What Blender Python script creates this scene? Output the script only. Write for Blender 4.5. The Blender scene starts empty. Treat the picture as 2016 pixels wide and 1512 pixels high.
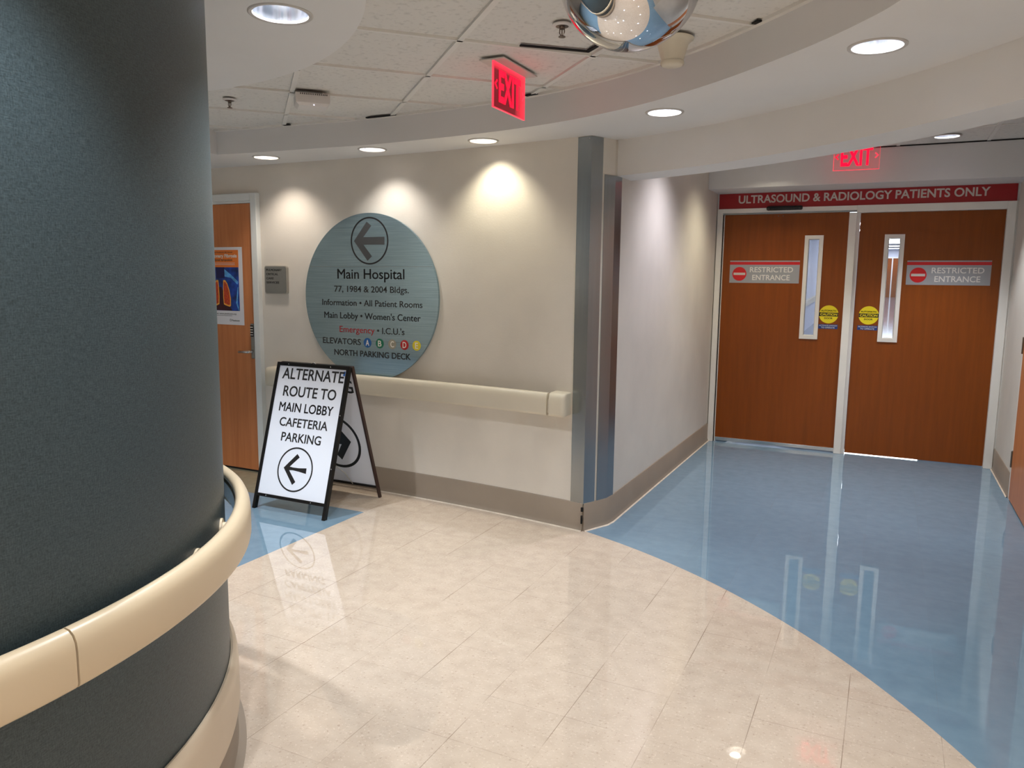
import bpy, bmesh, math, random
from mathutils import Vector, Matrix
from mathutils.geometry import delaunay_2d_cdt
random.seed(7)
scene = bpy.context.scene
COL = scene.collection
PI = math.pi

# ------------------------------------------------------------ camera, world, exposure
cam_d = bpy.data.cameras.new('camera')
cam = bpy.data.objects.new('camera', cam_d)
COL.objects.link(cam)
cam_d.sensor_fit = 'HORIZONTAL'
cam_d.sensor_width = 36.0
cam_d.lens = 1511.57 / 2016 * 36.0
cam_d.clip_start = 0.02
cam_d.clip_end = 200
_R = ((0.8981891, 0.4394688, 0.0111100), (0.0690477, -0.1160712, -0.9908380), (-0.4341529, 0.8907270, -0.1345982))
cam.matrix_world = Matrix(((_R[0][0], -_R[1][0], -_R[2][0], 0), (_R[0][1], -_R[1][1], -_R[2][1], 0),
                           (_R[0][2], -_R[1][2], -_R[2][2], 1.5), (0, 0, 0, 1)))
scene.camera = cam
world = bpy.data.worlds.new('world')
scene.world = world
world.use_nodes = True
world.node_tree.nodes['Background'].inputs[0].default_value = (0.55, 0.58, 0.62, 1)
world.node_tree.nodes['Background'].inputs[1].default_value = 0.15
scene.view_settings.view_transform = 'Standard'
scene.view_settings.look = 'None'
scene.view_settings.exposure = 0.52
scene.view_settings.gamma = 1.0
scene.view_settings.use_curve_mapping = False

# lamp strengths and colours (used by the downlight builder)
P_RING = 26.0
P_WALL = 29.0
P_COL = 56.0
P_HALL = 48.0
P_BACK = 84.0     # unseen lamps added behind the camera to brighten floor and ceiling
WARM = (1.0, 0.92, 0.70)
PINK = (1.0, 0.89, 0.77)
NEUT = (1.0, 0.95, 0.88)
COOL = (0.90, 0.95, 1.0)

# ------------------------------------------------------------ materials
def srgb(r, g, b):
    f = lambda c: (c / 255 / 12.92) if c / 255 <= 0.04045 else ((c / 255 + 0.055) / 1.055) ** 2.4
    return (f(r), f(g), f(b), 1.0)

def base_mat(name):
    m = bpy.data.materials.new(name)
    m.use_nodes = True
    nt = m.node_tree
    return m, nt, nt.nodes['Principled BSDF']

def mat(name, col, rough=0.5, metal=0.0, var=0.06, scale=6.0, bump=0.0, bscale=120.0, stretch=(1, 1, 1), spec=0.5, coat=0.0, sheen=0.0, detail=4):
    m, nt, b = base_mat(name)
    N, L = nt.nodes, nt.links
    tc = N.new('ShaderNodeTexCoord')
    mp = N.new('ShaderNodeMapping')
    mp.inputs['Scale'].default_value = stretch
    L.new(tc.outputs['Object'], mp.inputs[0])
    n = N.new('ShaderNodeTexNoise')
    n.inputs['Scale'].default_value = scale
    n.inputs['Detail'].default_value = detail
    L.new(mp.outputs[0], n.inputs['Vector'])
    r = N.new('ShaderNodeValToRGB')
    r.color_ramp.elements[0].position = 0.3
    r.color_ramp.elements[1].position = 0.7
    r.color_ramp.elements[0].color = tuple(c * (1 - var) for c in col[:3]) + (1,)
    r.color_ramp.elements[1].color = tuple(min(1, c * (1 + var)) for c in col[:3]) + (1,)
    L.new(n.outputs[0], r.inputs[0])
    L.new(r.outputs[0], b.inputs['Base Color'])
    b.inputs['Roughness'].default_value = rough
    b.inputs['Metallic'].default_value = metal
    b.inputs['Specular IOR Level'].default_value = spec
    b.inputs['Coat Weight'].default_value = coat
    b.inputs['Sheen Weight'].default_value = sheen
    if bump:
        n2 = N.new('ShaderNodeTexNoise')
        n2.inputs['Scale'].default_value = bscale
        n2.inputs['Detail'].default_value = 3
        L.new(mp.outputs[0], n2.inputs['Vector'])
        bp = N.new('ShaderNodeBump')
        bp.inputs['Strength'].default_value = bump
        bp.inputs['Distance'].default_value = 0.002
        L.new(n2.outputs[0], bp.inputs['Height'])
        L.new(bp.outputs[0], b.inputs['Normal'])
    return m

def emit(name, col, strength):
    m, nt, b = base_mat(name)
    b.inputs['Base Color'].default_value = tuple(col[:3]) + (1,)
    b.inputs['Emission Color'].default_value = tuple(col[:3]) + (1,)
    b.inputs['Emission Strength'].default_value = strength
    return m

M = {}
M['wall'] = mat('off_white_wall_vinyl', srgb(218, 211, 201), 0.6, var=0.045, scale=3.0, bump=0.25, bscale=90, spec=0.3)
M['plaster'] = mat('white_plaster', srgb(226, 223, 220), 0.7, var=0.025, scale=2.0, bump=0.08, bscale=40, spec=0.2)
M['fascia'] = mat('white_fascia_paint', srgb(218, 216, 215), 0.65, var=0.02, scale=2.0, spec=0.2)
M['tee'] = mat('white_ceiling_tee', srgb(224, 220, 214), 0.5, var=0.03)
M['void'] = mat('dark_void', srgb(14, 12, 12), 0.9, var=0.2)
M['base'] = mat('taupe_vinyl_base', srgb(150, 136, 121), 0.5, var=0.05, scale=4)
M['caulk'] = mat('pale_caulk', srgb(214, 200, 182), 0.6, var=0.15, scale=20)
M['steel'] = mat('brushed_stainless', srgb(160, 166, 170), 0.26, 1.0, var=0.08, scale=14, bump=0.05, bscale=60, stretch=(1, 1, 0.04))
M['chrome'] = mat('chrome', srgb(225, 225, 225), 0.12, 1.0, var=0.03)
M['mirror'] = mat('mirror_dome', srgb(222, 222, 224), 0.015, 1.0, var=0.0)
M['frame'] = mat('cream_door_frame_paint', srgb(236, 231, 224), 0.38, var=0.03, scale=5)
M['gframe'] = mat('grey_white_door_frame_paint', srgb(222, 225, 224), 0.4, var=0.03, scale=5)
M['rail'] = mat('cream_vinyl_rail', srgb(215, 206, 187), 0.34, var=0.03, scale=3)
M['colrail'] = mat('tan_cream_vinyl_rail', srgb(214, 194, 163), 0.32, var=0.02, scale=3)
M['bumper'] = mat('tan_bumper_vinyl', srgb(205, 187, 163), 0.36, var=0.02, scale=3)
M['black'] = mat('black_satin_metal', srgb(10, 10, 12), 0.35, var=0.1, spec=0.3)
M['bronze'] = mat('dark_bronze_metal', srgb(60, 40, 36), 0.35, var=0.1)
M['blackplastic'] = mat('black_plastic', srgb(16, 18, 22), 0.25, var=0.1)
M['ink'] = mat('black_vinyl_lettering', srgb(22, 22, 24), 0.45, var=0.08)
M['redink'] = mat('red_vinyl_lettering', srgb(168, 22, 32), 0.4, var=0.05)
M['whiteink'] = mat('white_vinyl_lettering', srgb(226, 222, 216), 0.45, var=0.02)
M['greyink'] = mat('pale_grey_vinyl_lettering', srgb(206, 196, 190), 0.45, var=0.02)
M['banner'] = mat('red_banner_vinyl', srgb(160, 14, 26), 0.35, var=0.03)
M['red'] = mat('signal_red', srgb(205, 22, 30), 0.4, var=0.03)
M['greysign'] = mat('silver_grey_sign_face', srgb(158, 158, 162), 0.4, var=0.03)
M['yellow'] = mat('caution_yellow', srgb(238, 216, 30), 0.4, var=0.03)
M['navy'] = mat('navy_blue_label', srgb(22, 58, 128), 0.4, var=0.04)
M['whiteboard'] = mat('white_sign_panel', srgb(236, 239, 248), 0.3, var=0.012, scale=2)
M['paper'] = mat('white_poster_paper', srgb(226, 226, 232), 0.5, var=0.01)
M['orange'] = mat('orange_poster_header', srgb(232, 126, 50), 0.5, var=0.05)
M['posterblue'] = mat('deep_blue_xray_print', srgb(20, 62, 150), 0.45, var=0.75, scale=14, detail=2)
M['paleblue'] = mat('pale_blue_xray_print', srgb(88, 160, 222), 0.45, var=0.4, scale=30)
M['darkblue'] = mat('indigo_xray_print', srgb(18, 22, 84), 0.45, var=0.3, scale=30)
M['lung'] = mat('orange_red_lung_print', srgb(196, 70, 36), 0.45, var=0.3, scale=60)
M['lungedge'] = mat('yellow_orange_lung_outline', srgb(244, 178, 74), 0.45, var=0.1)
M['maroon'] = mat('dark_maroon_print', srgb(54, 16, 32), 0.45, var=0.3)
M['plaque'] = mat('dark_grey_plaque', srgb(118, 118, 114), 0.45, var=0.03)
M['plaquerim'] = mat('silver_plaque_rim', srgb(176, 172, 164), 0.35, 0.4, var=0.03)
M['plastic'] = mat('white_plastic', srgb(214, 208, 204), 0.4, var=0.02)
M['cone'] = mat('cream_plastic_cone', srgb(218, 208, 188), 0.45, var=0.02)
M['brass'] = mat('dull_sprinkler_metal', srgb(120, 106, 96), 0.35, 0.9, var=0.1)
M['reflector'] = mat('polished_reflector', srgb(236, 238, 244), 0.16, 0.9, var=0.06, scale=30, stretch=(6, 6, 0.3))
M['trimring'] = mat('white_lamp_trim', srgb(196, 190, 184), 0.45, var=0.02)
M['cord'] = mat('pale_cord', srgb(200, 196, 188), 0.6, var=0.05)
M['bluetape'] = mat('blue_painter_tape', srgb(30, 104, 190), 0.6, var=0.05)
M['hallwall'] = mat('hall_wall_paint', srgb(206, 208, 222), 0.6, var=0.02)
M['glowred'] = emit('lit_red_exit_letters', (1.0, 0.0, 0.028), 1.1)
M['edgered'] = emit('lit_red_panel_edge', (1.0, 0.045, 0.085), 0.75)
M['led'] = emit('white_status_led', (0.8, 0.75, 1.0), 3.0)
M['strip'] = emit('lit_strip_diffuser', (0.88, 0.93, 1.0), 11.0)
for k, c in dict(eA=(28, 92, 158), eB=(20, 112, 84), eC=(150, 146, 132), eD=(176, 24, 30), eE=(222, 204, 48)).items():
    M[k] = mat('elevator_badge_' + {'eA': 'blue', 'eB': 'green', 'eC': 'taupe', 'eD': 'red', 'eE': 'yellow'}[k], srgb(*c), 0.4, var=0.03)

def lamp_mat(name, col, s):
    return emit(name, col, s)
M['lampcool'] = lamp_mat('lit_lamp_cool', (0.72, 0.83, 1.0), 9)
M['lampwarm'] = lamp_mat('lit_lamp_warm', (1.0, 0.97, 0.9), 9)

# wood
def wood(name, c1, c2, sc=1.0, rough=0.35):
    m, nt, b = base_mat(name)
    N, L = nt.nodes, nt.links
    tc = N.new('ShaderNodeTexCoord'); mp = N.new('ShaderNodeMapping')
    mp.inputs['Scale'].default_value = (9 * sc, 9 * sc, 0.55 * sc)
    L.new(tc.outputs['Object'], mp.inputs[0])
    n = N.new('ShaderNodeTexNoise'); n.inputs['Scale'].default_value = 3.0; n.inputs['Detail'].default_value = 8; n.inputs['Roughness'].default_value = 0.65
    L.new(mp.outputs[0], n.inputs['Vector'])
    r = N.new('ShaderNodeValToRGB')
    r.color_ramp.elements[0].position = 0.3; r.color_ramp.elements[1].position = 0.72
    r.color_ramp.elements[0].color = c1; r.color_ramp.elements[1].color = c2
    L.new(n.outputs[0], r.inputs[0]); L.new(r.outputs[0], b.inputs['Base Color'])
    b.inputs['Roughness'].default_value = rough
    b.inputs['Specular IOR Level'].default_value = 0.35
    return m
M['wood'] = wood('cherry_door_veneer', srgb(126, 60, 4), srgb(142, 70, 9))
M['woodleft'] = wood('light_cherry_door_veneer', srgb(186, 114, 70), srgb(208, 136, 88), 0.8)

# mineral ceiling tile
def tile_mat():
    m, nt, b = base_mat('mineral_fibre_tile')
    N, L = nt.nodes, nt.links
    tc = N.new('ShaderNodeTexCoord')
    n = N.new('ShaderNodeTexNoise'); n.inputs['Scale'].default_value = 45; n.inputs['Detail'].default_value = 5
    L.new(tc.outputs['Object'], n.inputs['Vector'])
    r = N.new('ShaderNodeValToRGB')
    r.color_ramp.elements[0].position = 0.30; r.color_ramp.elements[1].position = 0.46
    r.color_ramp.elements[0].color = srgb(204, 200, 194); r.color_ramp.elements[1].color = srgb(221, 217, 211)
    L.new(n.outputs[0], r.inputs[0]); L.new(r.outputs[0], b.inputs['Base Color'])
    bp = N.new('ShaderNodeBump'); bp.inputs['Strength'].default_value = 0.3; bp.inputs['Distance'].default_value = 0.003
    L.new(n.outputs[0], bp.inputs['Height']); L.new(bp.outputs[0], b.inputs['Normal'])
    b.inputs['Roughness'].default_value = 0.85; b.inputs['Specular IOR Level'].default_value = 0.15
    return m
M['tile'] = tile_mat()

# woven column covering
def fabric_mat():
    m, nt, b = base_mat('blue_grey_woven_wallcovering')
    N, L = nt.nodes, nt.links
    geo = N.new('ShaderNodeNewGeometry')
    sep = N.new('ShaderNodeSeparateXYZ'); L.new(geo.outputs['Position'], sep.inputs[0])
    sx = N.new('ShaderNodeMath'); sx.operation = 'ADD'; sx.inputs[1].default_value = 2.77; L.new(sep.outputs[0], sx.inputs[0])
    sy = N.new('ShaderNodeMath'); sy.operation = 'ADD'; sy.inputs[1].default_value = -0.767; L.new(sep.outputs[1], sy.inputs[0])
    at = N.new('ShaderNodeMath'); at.operation = 'ARCTAN2'; L.new(sy.outputs[0], at.inputs[0]); L.new(sx.outputs[0], at.inputs[1])
    arc = N.new('ShaderNodeMath'); arc.operation = 'MULTIPLY'; arc.inputs[1].default_value = 1.33; L.new(at.outputs[0], arc.inputs[0])
    cb = N.new('ShaderNodeCombineXYZ'); L.new(arc.outputs[0], cb.inputs[0]); L.new(sep.outputs[2], cb.inputs[1])
    outs = []
    for s in ((55, 420, 1), (420, 70, 1), (260, 260, 1)):
        mp = N.new('ShaderNodeMapping'); mp.inputs['Scale'].default_value = s
        L.new(cb.outputs[0], mp.inputs[0])
        n = N.new('ShaderNodeTexNoise'); n.inputs['Scale'].default_value = 1.0; n.inputs['Detail'].default_value = 2
        L.new(mp.outputs[0], n.inputs['Vector']); outs.append(n.outputs[0])
    a = N.new('ShaderNodeMath'); a.operation = 'ADD'; L.new(outs[0], a.inputs[0]); L.new(outs[1], a.inputs[1])
    c = N.new('ShaderNodeMath'); c.operation = 'ADD'; L.new(a.outputs[0], c.inputs[0]); L.new(outs[2], c.inputs[1])
    d = N.new('ShaderNodeMath'); d.operation = 'MULTIPLY'; d.inputs[1].default_value = 0.3333; L.new(c.outputs[0], d.inputs[0])
    r = N.new('ShaderNodeValToRGB')
    r.color_ramp.elements[0].position = 0.38; r.color_ramp.elements[1].position = 0.62
    r.color_ramp.elements[0].color = srgb(40, 52, 56); r.color_ramp.elements[1].color = srgb(70, 84, 89)
    L.new(d.outputs[0], r.inputs[0]); L.new(r.outputs[0], b.inputs['Base Color'])
    bp = N.new('ShaderNodeBump'); bp.inputs['Strength'].default_value = 0.6; bp.inputs['Distance'].default_value = 0.002
    L.new(d.outputs[0], bp.inputs['Height']); L.new(bp.outputs[0], b.inputs['Normal'])
    b.inputs['Roughness'].default_value = 0.42
    b.inputs['Specular IOR Level'].default_value = 0.5
    return m
M['fabric'] = fabric_mat()

# resilient floor: 12 inch tiles, beige circle, blue outside it and in the wedge by the A-frame
FC = (-2.892, 0.670); FR = 3.7925
def floor_mat():
    m, nt, b = base_mat('waxed_floor_tile')
    N, L = nt.nodes, nt.links
    def math_(op, a, b_=None, c=None):
        n = N.new('ShaderNodeMath'); n.operation = op
        for i, v in enumerate((a, b_, c)):
            if v is None: continue
            if isinstance(v, (int, float)): n.inputs[i].default_value = v
            else: L.new(v, n.inputs[i])
        return n.outputs[0]
    geo = N.new('ShaderNodeNewGeometry')
    sep = N.new('ShaderNodeSeparateXYZ'); L.new(geo.outputs['Position'], sep.inputs[0])
    x, y = sep.outputs[0], sep.outputs[1]
    dx = math_('SUBTRACT', x, FC[0]); dy = math_('SUBTRACT', y, FC[1])
    dist = math_('SQRT', math_('ADD', math_('MULTIPLY', dx, dx), math_('MULTIPLY', dy, dy)))
    outside = math_('MULTIPLY', math_('GREATER_THAN', dist, FR), math_('GREATER_THAN', x, -2.0))
    wedge = math_('MULTIPLY', math_('LESS_THAN', x, -2.958), math_('LESS_THAN', y, 3.905))
    wedge = math_('MULTIPLY', wedge, math_('GREATER_THAN', y, 2.0))
    blue = math_('MAXIMUM', outside, wedge)
    strip = math_('MULTIPLY', math_('LESS_THAN', x, -3.55), math_('GREATER_THAN', y, 3.905))
    # per-tile tint
    S = 0.2925
    ix = math_('FLOOR', math_('DIVIDE', math_('ADD', x, 0.036), S)); iy = math_('FLOOR', math_('DIVIDE', math_('SUBTRACT', y, 2.026), S))
    cb = N.new('ShaderNodeCombineXYZ'); L.new(ix, cb.inputs[0]); L.new(iy, cb.inputs[1])
    wn = N.new('ShaderNodeTexWhiteNoise'); wn.noise_dimensions = '3D'; L.new(cb.outputs[0], wn.inputs[0])
    tint = math_('ADD', math_('MULTIPLY', wn.outputs[0], 0.05), 0.975)
    # mottling and chips
    n1 = N.new('ShaderNodeTexNoise'); n1.inputs['Scale'].default_value = 14; n1.inputs['Detail'].default_value = 6; L.new(geo.outputs['Position'], n1.inputs['Vector'])
    n2 = N.new('ShaderNodeTexNoise'); n2.inputs['Scale'].default_value = 95; n2.inputs['Detail'].default_value = 2; L.new(geo.outputs['Position'], n2.inputs['Vector'])
    def ramp(fac, p0, c0, p1, c1):
        r = N.new('ShaderNodeValToRGB'); r.color_ramp.elements[0].position = p0; r.color_ramp.elements[1].position = p1
        r.color_ramp.elements[0].color = c0; r.color_ramp.elements[1].color = c1
        L.new(fac, r.inputs[0]); return r.outputs[0]
    def mix(fac, a, b_, typ='MIX'):
        n = N.new('ShaderNodeMix'); n.data_type = 'RGBA'; n.blend_type = typ
        if isinstance(fac, (int, float)): n.inputs[0].default_value = fac
        else: L.new(fac, n.inputs[0])
        for i, v in ((6, a), (7, b_)):
            if isinstance(v, tuple): n.inputs[i].default_value = v
            else: L.new(v, n.inputs[i])
        return n.outputs[2]
    beige = ramp(n1.outputs[0], 0.3, BEIGE0, 0.7, BEIGE1)
    chips = ramp(n2.outputs[0], 0.61, (0, 0, 0, 1), 0.67, (1, 1, 1, 1))
    dark = ramp(n2.outputs[0], 0.30, (1, 1, 1, 1), 0.36, (0, 0, 0, 1))
    beige = mix(math_('MULTIPLY', chips, 0.3), beige, srgb(240, 226, 208))
    beige = mix(math_('MULTIPLY', dark, 0.35), beige, srgb(140, 112, 92))
    bluec = ramp(n1.outputs[0], 0.25, BLUE0, 0.75, BLUE1)
    olive = ramp(n1.outputs[0], 0.3, srgb(128, 128, 108), 0.7, srgb(140, 140, 120))
    col = mix(strip, beige, olive)
    col = mix(blue, col, bluec)
    tt = N.new('ShaderNodeCombineColor'); [L.new(tint, tt.inputs[i]) for i in range(3)]
    col = mix(1.0, col, tt.outputs[0], 'MULTIPLY')
    # joints
    def edge(v, off):
        f = math_('FRACT', math_('DIVIDE', math_('SUBTRACT', v, off), S))
        return math_('LESS_THAN', math_('MINIMUM', f, math_('SUBTRACT', 1.0, f)), 0.0042)
    jn = N.new('ShaderNodeTexNoise'); jn.inputs['Scale'].default_value = 2.6; L.new(geo.outputs['Position'], jn.inputs['Vector'])
    jm = ramp(jn.outputs[0], 0.42, (0.05, 0.05, 0.05, 1), 0.62, (0.8, 0.8, 0.8, 1))
    jy = math_('MULTIPLY', edge(x, -0.036), jm)
    jx = math_('MULTIPLY', math_('MULTIPLY', edge(y, 2.026), jm), 0.5)
    joint = math_('MULTIPLY', math_('MAXIMUM', jx, jy), math_('SUBTRACT', 1.0, math_('MULTIPLY', blue, 0.85)))
    col = mix(joint, col, srgb(120, 98, 80))
    L.new(col, b.inputs['Base Color'])
    rn = N.new('ShaderNodeTexNoise'); rn.inputs['Scale'].default_value = 3.0; rn.inputs['Detail'].default_value = 4; L.new(geo.outputs['Position'], rn.inputs['Vector'])
    rr = N.new('ShaderNodeMapRange'); rr.inputs[1].default_value = 0.3; rr.inputs[2].default_value = 0.7
    rr.inputs[3].default_value = 0.012; rr.inputs[4].default_value = 0.035
    L.new(rn.outputs[0], rr.inputs[0]); L.new(rr.outputs[0], b.inputs['Roughness'])
    b.inputs['IOR'].default_value = 1.8
    wv = N.new('ShaderNodeTexNoise'); wv.inputs['Scale'].default_value = 7; wv.inputs['Detail'].default_value = 2; L.new(geo.outputs['Position'], wv.inputs['Vector'])
    bp = N.new('ShaderNodeBump'); bp.inputs['Strength'].default_value = 0.022; bp.inputs['Distance'].default_value = 0.01
    L.new(wv.outputs[0], bp.inputs['Height']); L.new(bp.outputs[0], b.inputs['Normal'])
    b.inputs['Specular IOR Level'].default_value = 0.5
    return m
BEIGE0, BEIGE1 = srgb(196, 178, 160), srgb(208, 191, 173)
BLUE0, BLUE1 = srgb(112, 139, 159), srgb(122, 149, 168)
M['floor'] = floor_mat()

# sign disc: brushed aluminium, laminated
def disc_mat():
    m, nt, b = base_mat('brushed_blue_grey_aluminium')
    N, L = nt.nodes, nt.links
    tc = N.new('ShaderNodeTexCoord'); mp = N.new('ShaderNodeMapping'); mp.inputs['Scale'].default_value = (3, 3, 160)
    L.new(tc.outputs['Object'], mp.inputs[0])
    n = N.new('ShaderNodeTexNoise'); n.inputs['Scale'].default_value = 1.0; n.inputs['Detail'].default_value = 3
    L.new(mp.outputs[0], n.inputs['Vector'])
    r = N.new('ShaderNodeValToRGB')
    r.color_ramp.elements[0].position = 0.3; r.color_ramp.elements[1].position = 0.7
    r.color_ramp.elements[0].color = srgb(138, 166, 182); r.color_ramp.elements[1].color = srgb(158, 186, 202)
    L.new(n.outputs[0], r.inputs[0]); L.new(r.outputs[0], b.inputs['Base Color'])
    b.inputs['Metallic'].default_value = 0.82; b.inputs['Roughness'].default_value = 0.24
    return m
M['disc'] = disc_mat()

def glass_mat(name, tintc, rough=0.0, emis=None, es=0.0):
    m, nt, b = base_mat(name)
    N, L = nt.nodes, nt.links
    out = N['Material Output']
    tr = N.new('ShaderNodeBsdfTransparent'); tr.inputs[0].default_value = tintc
    gl = N.new('ShaderNodeBsdfGlossy'); gl.inputs['Roughness'].default_value = 0.03
    fr = N.new('ShaderNodeFresnel'); fr.inputs[0].default_value = 1.45
    mx = N.new('ShaderNodeMixShader'); L.new(fr.outputs[0], mx.inputs[0]); L.new(tr.outputs[0], mx.inputs[1]); L.new(gl.outputs[0], mx.inputs[2])
    last = mx.outputs[0]
    if emis:
        em = N.new('ShaderNodeEmission'); em.inputs[0].default_value = emis; em.inputs[1].default_value = es
        ad = N.new('ShaderNodeAddShader'); L.new(last, ad.inputs[0]); L.new(em.outputs[0], ad.inputs[1]); last = ad.outputs[0]
    L.new(last, out.inputs['Surface'])
    return m
M['glass'] = glass_mat('clear_window_glass', (0.93, 0.95, 0.97, 1))
M['acrylic'] = glass_mat('edge_lit_acrylic', (0.97, 0.92, 0.92, 1), emis=(1.0, 0.03, 0.07, 1), es=0.035)

# ------------------------------------------------------------ helpers
def put(name, bm, m, parent=None, local=False, smooth=False):
    me = bpy.data.meshes.new(name)
    if parent is not None and not local:
        r = root_of(parent)
        bmesh.ops.translate(bm, verts=bm.verts, vec=-Vector(r.location))
    bmesh.ops.recalc_face_normals(bm, faces=bm.faces) if not getattr(bm, 'noflip', False) else None
    bm.to_mesh(me); bm.free()
    o = bpy.data.objects.new(name, me)
    COL.objects.link(o)
    for mm in (m if isinstance(m, (list, tuple)) else [m]):
        me.materials.append(mm)
    if smooth:
        for p in me.polygons: p.use_smooth = True
        if smooth is not True:
            sharp_by_angle(me, smooth)
    if parent is not None: o.parent = parent
    return o

def sharp_by_angle(me, deg):
    bm = bmesh.new(); bm.from_mesh(me)
    for e in bm.edges:
        if len(e.link_faces) == 2 and e.calc_face_angle(0) > math.radians(deg): e.smooth = False
    bm.to_mesh(me); bm.free()

def root_of(o):
    while o.parent: o = o.parent
    return o

def thing(name, label, cat, loc=(0, 0, 0), rotz=0, group=None):
    o = bpy.data.objects.new(name, None)
    o.empty_display_size = 0.05
    COL.objects.link(o)
    o.location = loc; o.rotation_euler = (0, 0, rotz)
    o['label'] = label; o['category'] = cat
    if group: o['group'] = group
    return o

def structure(o):
    o['kind'] = 'structure'; return o

def snode(name, loc=(0, 0, 0)):
    o = bpy.data.objects.new(name, None); COL.objects.link(o); o.location = loc; o.empty_display_size = 0.05
    return structure(o)

def dup(root, loc, rotz=None, label=None):
    r = root.copy(); COL.objects.link(r); r.location = loc
    if rotz is not None: r.rotation_euler = (0, 0, rotz)
    if label: r['label'] = label
    for ch in list(root.children):
        c = ch.copy(); COL.objects.link(c); c.parent = r
        for g in list(ch.children):
            d = g.copy(); COL.objects.link(d); d.parent = c
    return r

def box(bm, a, b, bev=0.0, mi=0):
    vs = []
    for z in (a[2], b[2]):
        for x, y in ((a[0], a[1]), (b[0], a[1]), (b[0], b[1]), (a[0], b[1])):
            vs.append(bm.verts.new((x, y, z)))
    fs = [bm.faces.new([vs[i] for i in f]) for f in ((3, 2, 1, 0), (4, 5, 6, 7), (0, 1, 5, 4), (1, 2, 6, 5), (2, 3, 7, 6), (3, 0, 4, 7))]
    for f in fs: f.material_index = mi
    if bev:
        es = list({e for f in fs for e in f.edges})
        bmesh.ops.bevel(bm, geom=es, offset=bev, segments=2, affect='EDGES', profile=0.5)
    return bm

def nb(): return bmesh.new()

def mbox(name, a, b, m, parent=None, bev=0.0, local=False):
    return put(name, box(nb(), a, b, bev), m, parent, local)

def prism(bm, pts, origin, ru, rv, depth, nrm=None, mi=0):
    """polygon pts (u,v) on plane origin+u*ru+v*rv, pulled `depth` along the plane normal"""
    o = Vector(origin); ru = Vector(ru); rv = Vector(rv); n = Vector(nrm) if nrm else ru.cross(rv).normalized()
    A = [bm.verts.new(o + ru * u + rv * v) for u, v in pts]
    B = [bm.verts.new(o + ru * u + rv * v + n * depth) for u, v in pts]
    k = len(pts)
    f1 = bm.faces.new(A[::-1]); f2 = bm.faces.new(B)
    f1.material_index = f2.material_index = mi
    for i in range(k):
        f = bm.faces.new((A[i], A[(i + 1) % k], B[(i + 1) % k], B[i])); f.material_index = mi
    return bm

def ring(bm, c, r0, r1, origin, ru, rv, depth, seg=64, sy=1.0):
    o = Vector(origin); ru = Vector(ru); rv = Vector(rv); n = ru.cross(rv).normalized()
    L = []
    for i in range(seg):
        a = 2 * PI * i / seg
        q = []
        for r, d in ((r0, 0), (r1, 0), (r1, depth), (r0, depth)):
            q.append(bm.verts.new(o + ru * (c[0] + r * math.cos(a)) + rv * (c[1] + r * sy * math.sin(a)) + n * d))
        L.append(q)
    for i in range(seg):
        a, b = L[i], L[(i + 1) % seg]
        for j in range(4):
            bm.faces.new((a[j], a[(j + 1) % 4], b[(j + 1) % 4], b[j]))
    return bm

def circ_pts(c, r, seg=48, sy=1.0, a0=0.0, a1=2 * PI):
    return [(c[0] + r * math.cos(a0 + (a1 - a0) * i / seg), c[1] + r * sy * math.sin(a0 + (a1 - a0) * i / seg)) for i in range(seg)]

def rrect(x0, y0, x1, y1, r, seg=5):
    out = []
    for cx, cy, a in ((x1 - r, y1 - r, 0), (x0 + r, y1 - r, PI / 2), (x0 + r, y0 + r, PI), (x1 - r, y0 + r, 1.5 * PI)):
        for i in range(seg + 1):
            t = a + PI / 2 * i / seg
            out.append((cx + r * math.cos(t), cy + r * math.sin(t)))
    return out

def lathe(bm, prof, c=(0, 0, 0), seg=48, cap=False):
    rings = []
    for r, z in prof:
        rings.append([bm.verts.new((c[0] + r * math.cos(2 * PI * i / seg), c[1] + r * math.sin(2 * PI * i / seg), c[2] + z)) for i in range(seg)])
    for a, b in zip(rings, rings[1:]):
        for i in range(seg):
            bm.faces.new((a[i], a[(i + 1) % seg], b[(i + 1) % seg], b[i]))
    if cap:
        bm.faces.new(rings[0]); bm.faces.new(rings[-1])
    return bm

def tube(bm, pts, r, seg=10):
    pts = [Vector(p) for p in pts]
    R = []
    for i, p in enumerate(pts):
        d = (pts[min(i + 1, len(pts) - 1)] - pts[max(i - 1, 0)]).normalized()
        up = Vector((0, 0, 1)) if abs(d.z) < 0.95 else Vector((1, 0, 0))
        s = d.cross(up).normalized(); t = s.cross(d)
        R.append([bm.verts.new(p + (s * math.cos(2 * PI * k / seg) + t * math.sin(2 * PI * k / seg)) * r) for k in range(seg)])
    for a, b in zip(R, R[1:]):
        for k in range(seg): bm.faces.new((a[k], a[(k + 1) % seg], b[(k + 1) % seg], b[k]))
    bm.faces.new(R[0][::-1]); bm.faces.new(R[-1])
    return bm

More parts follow.
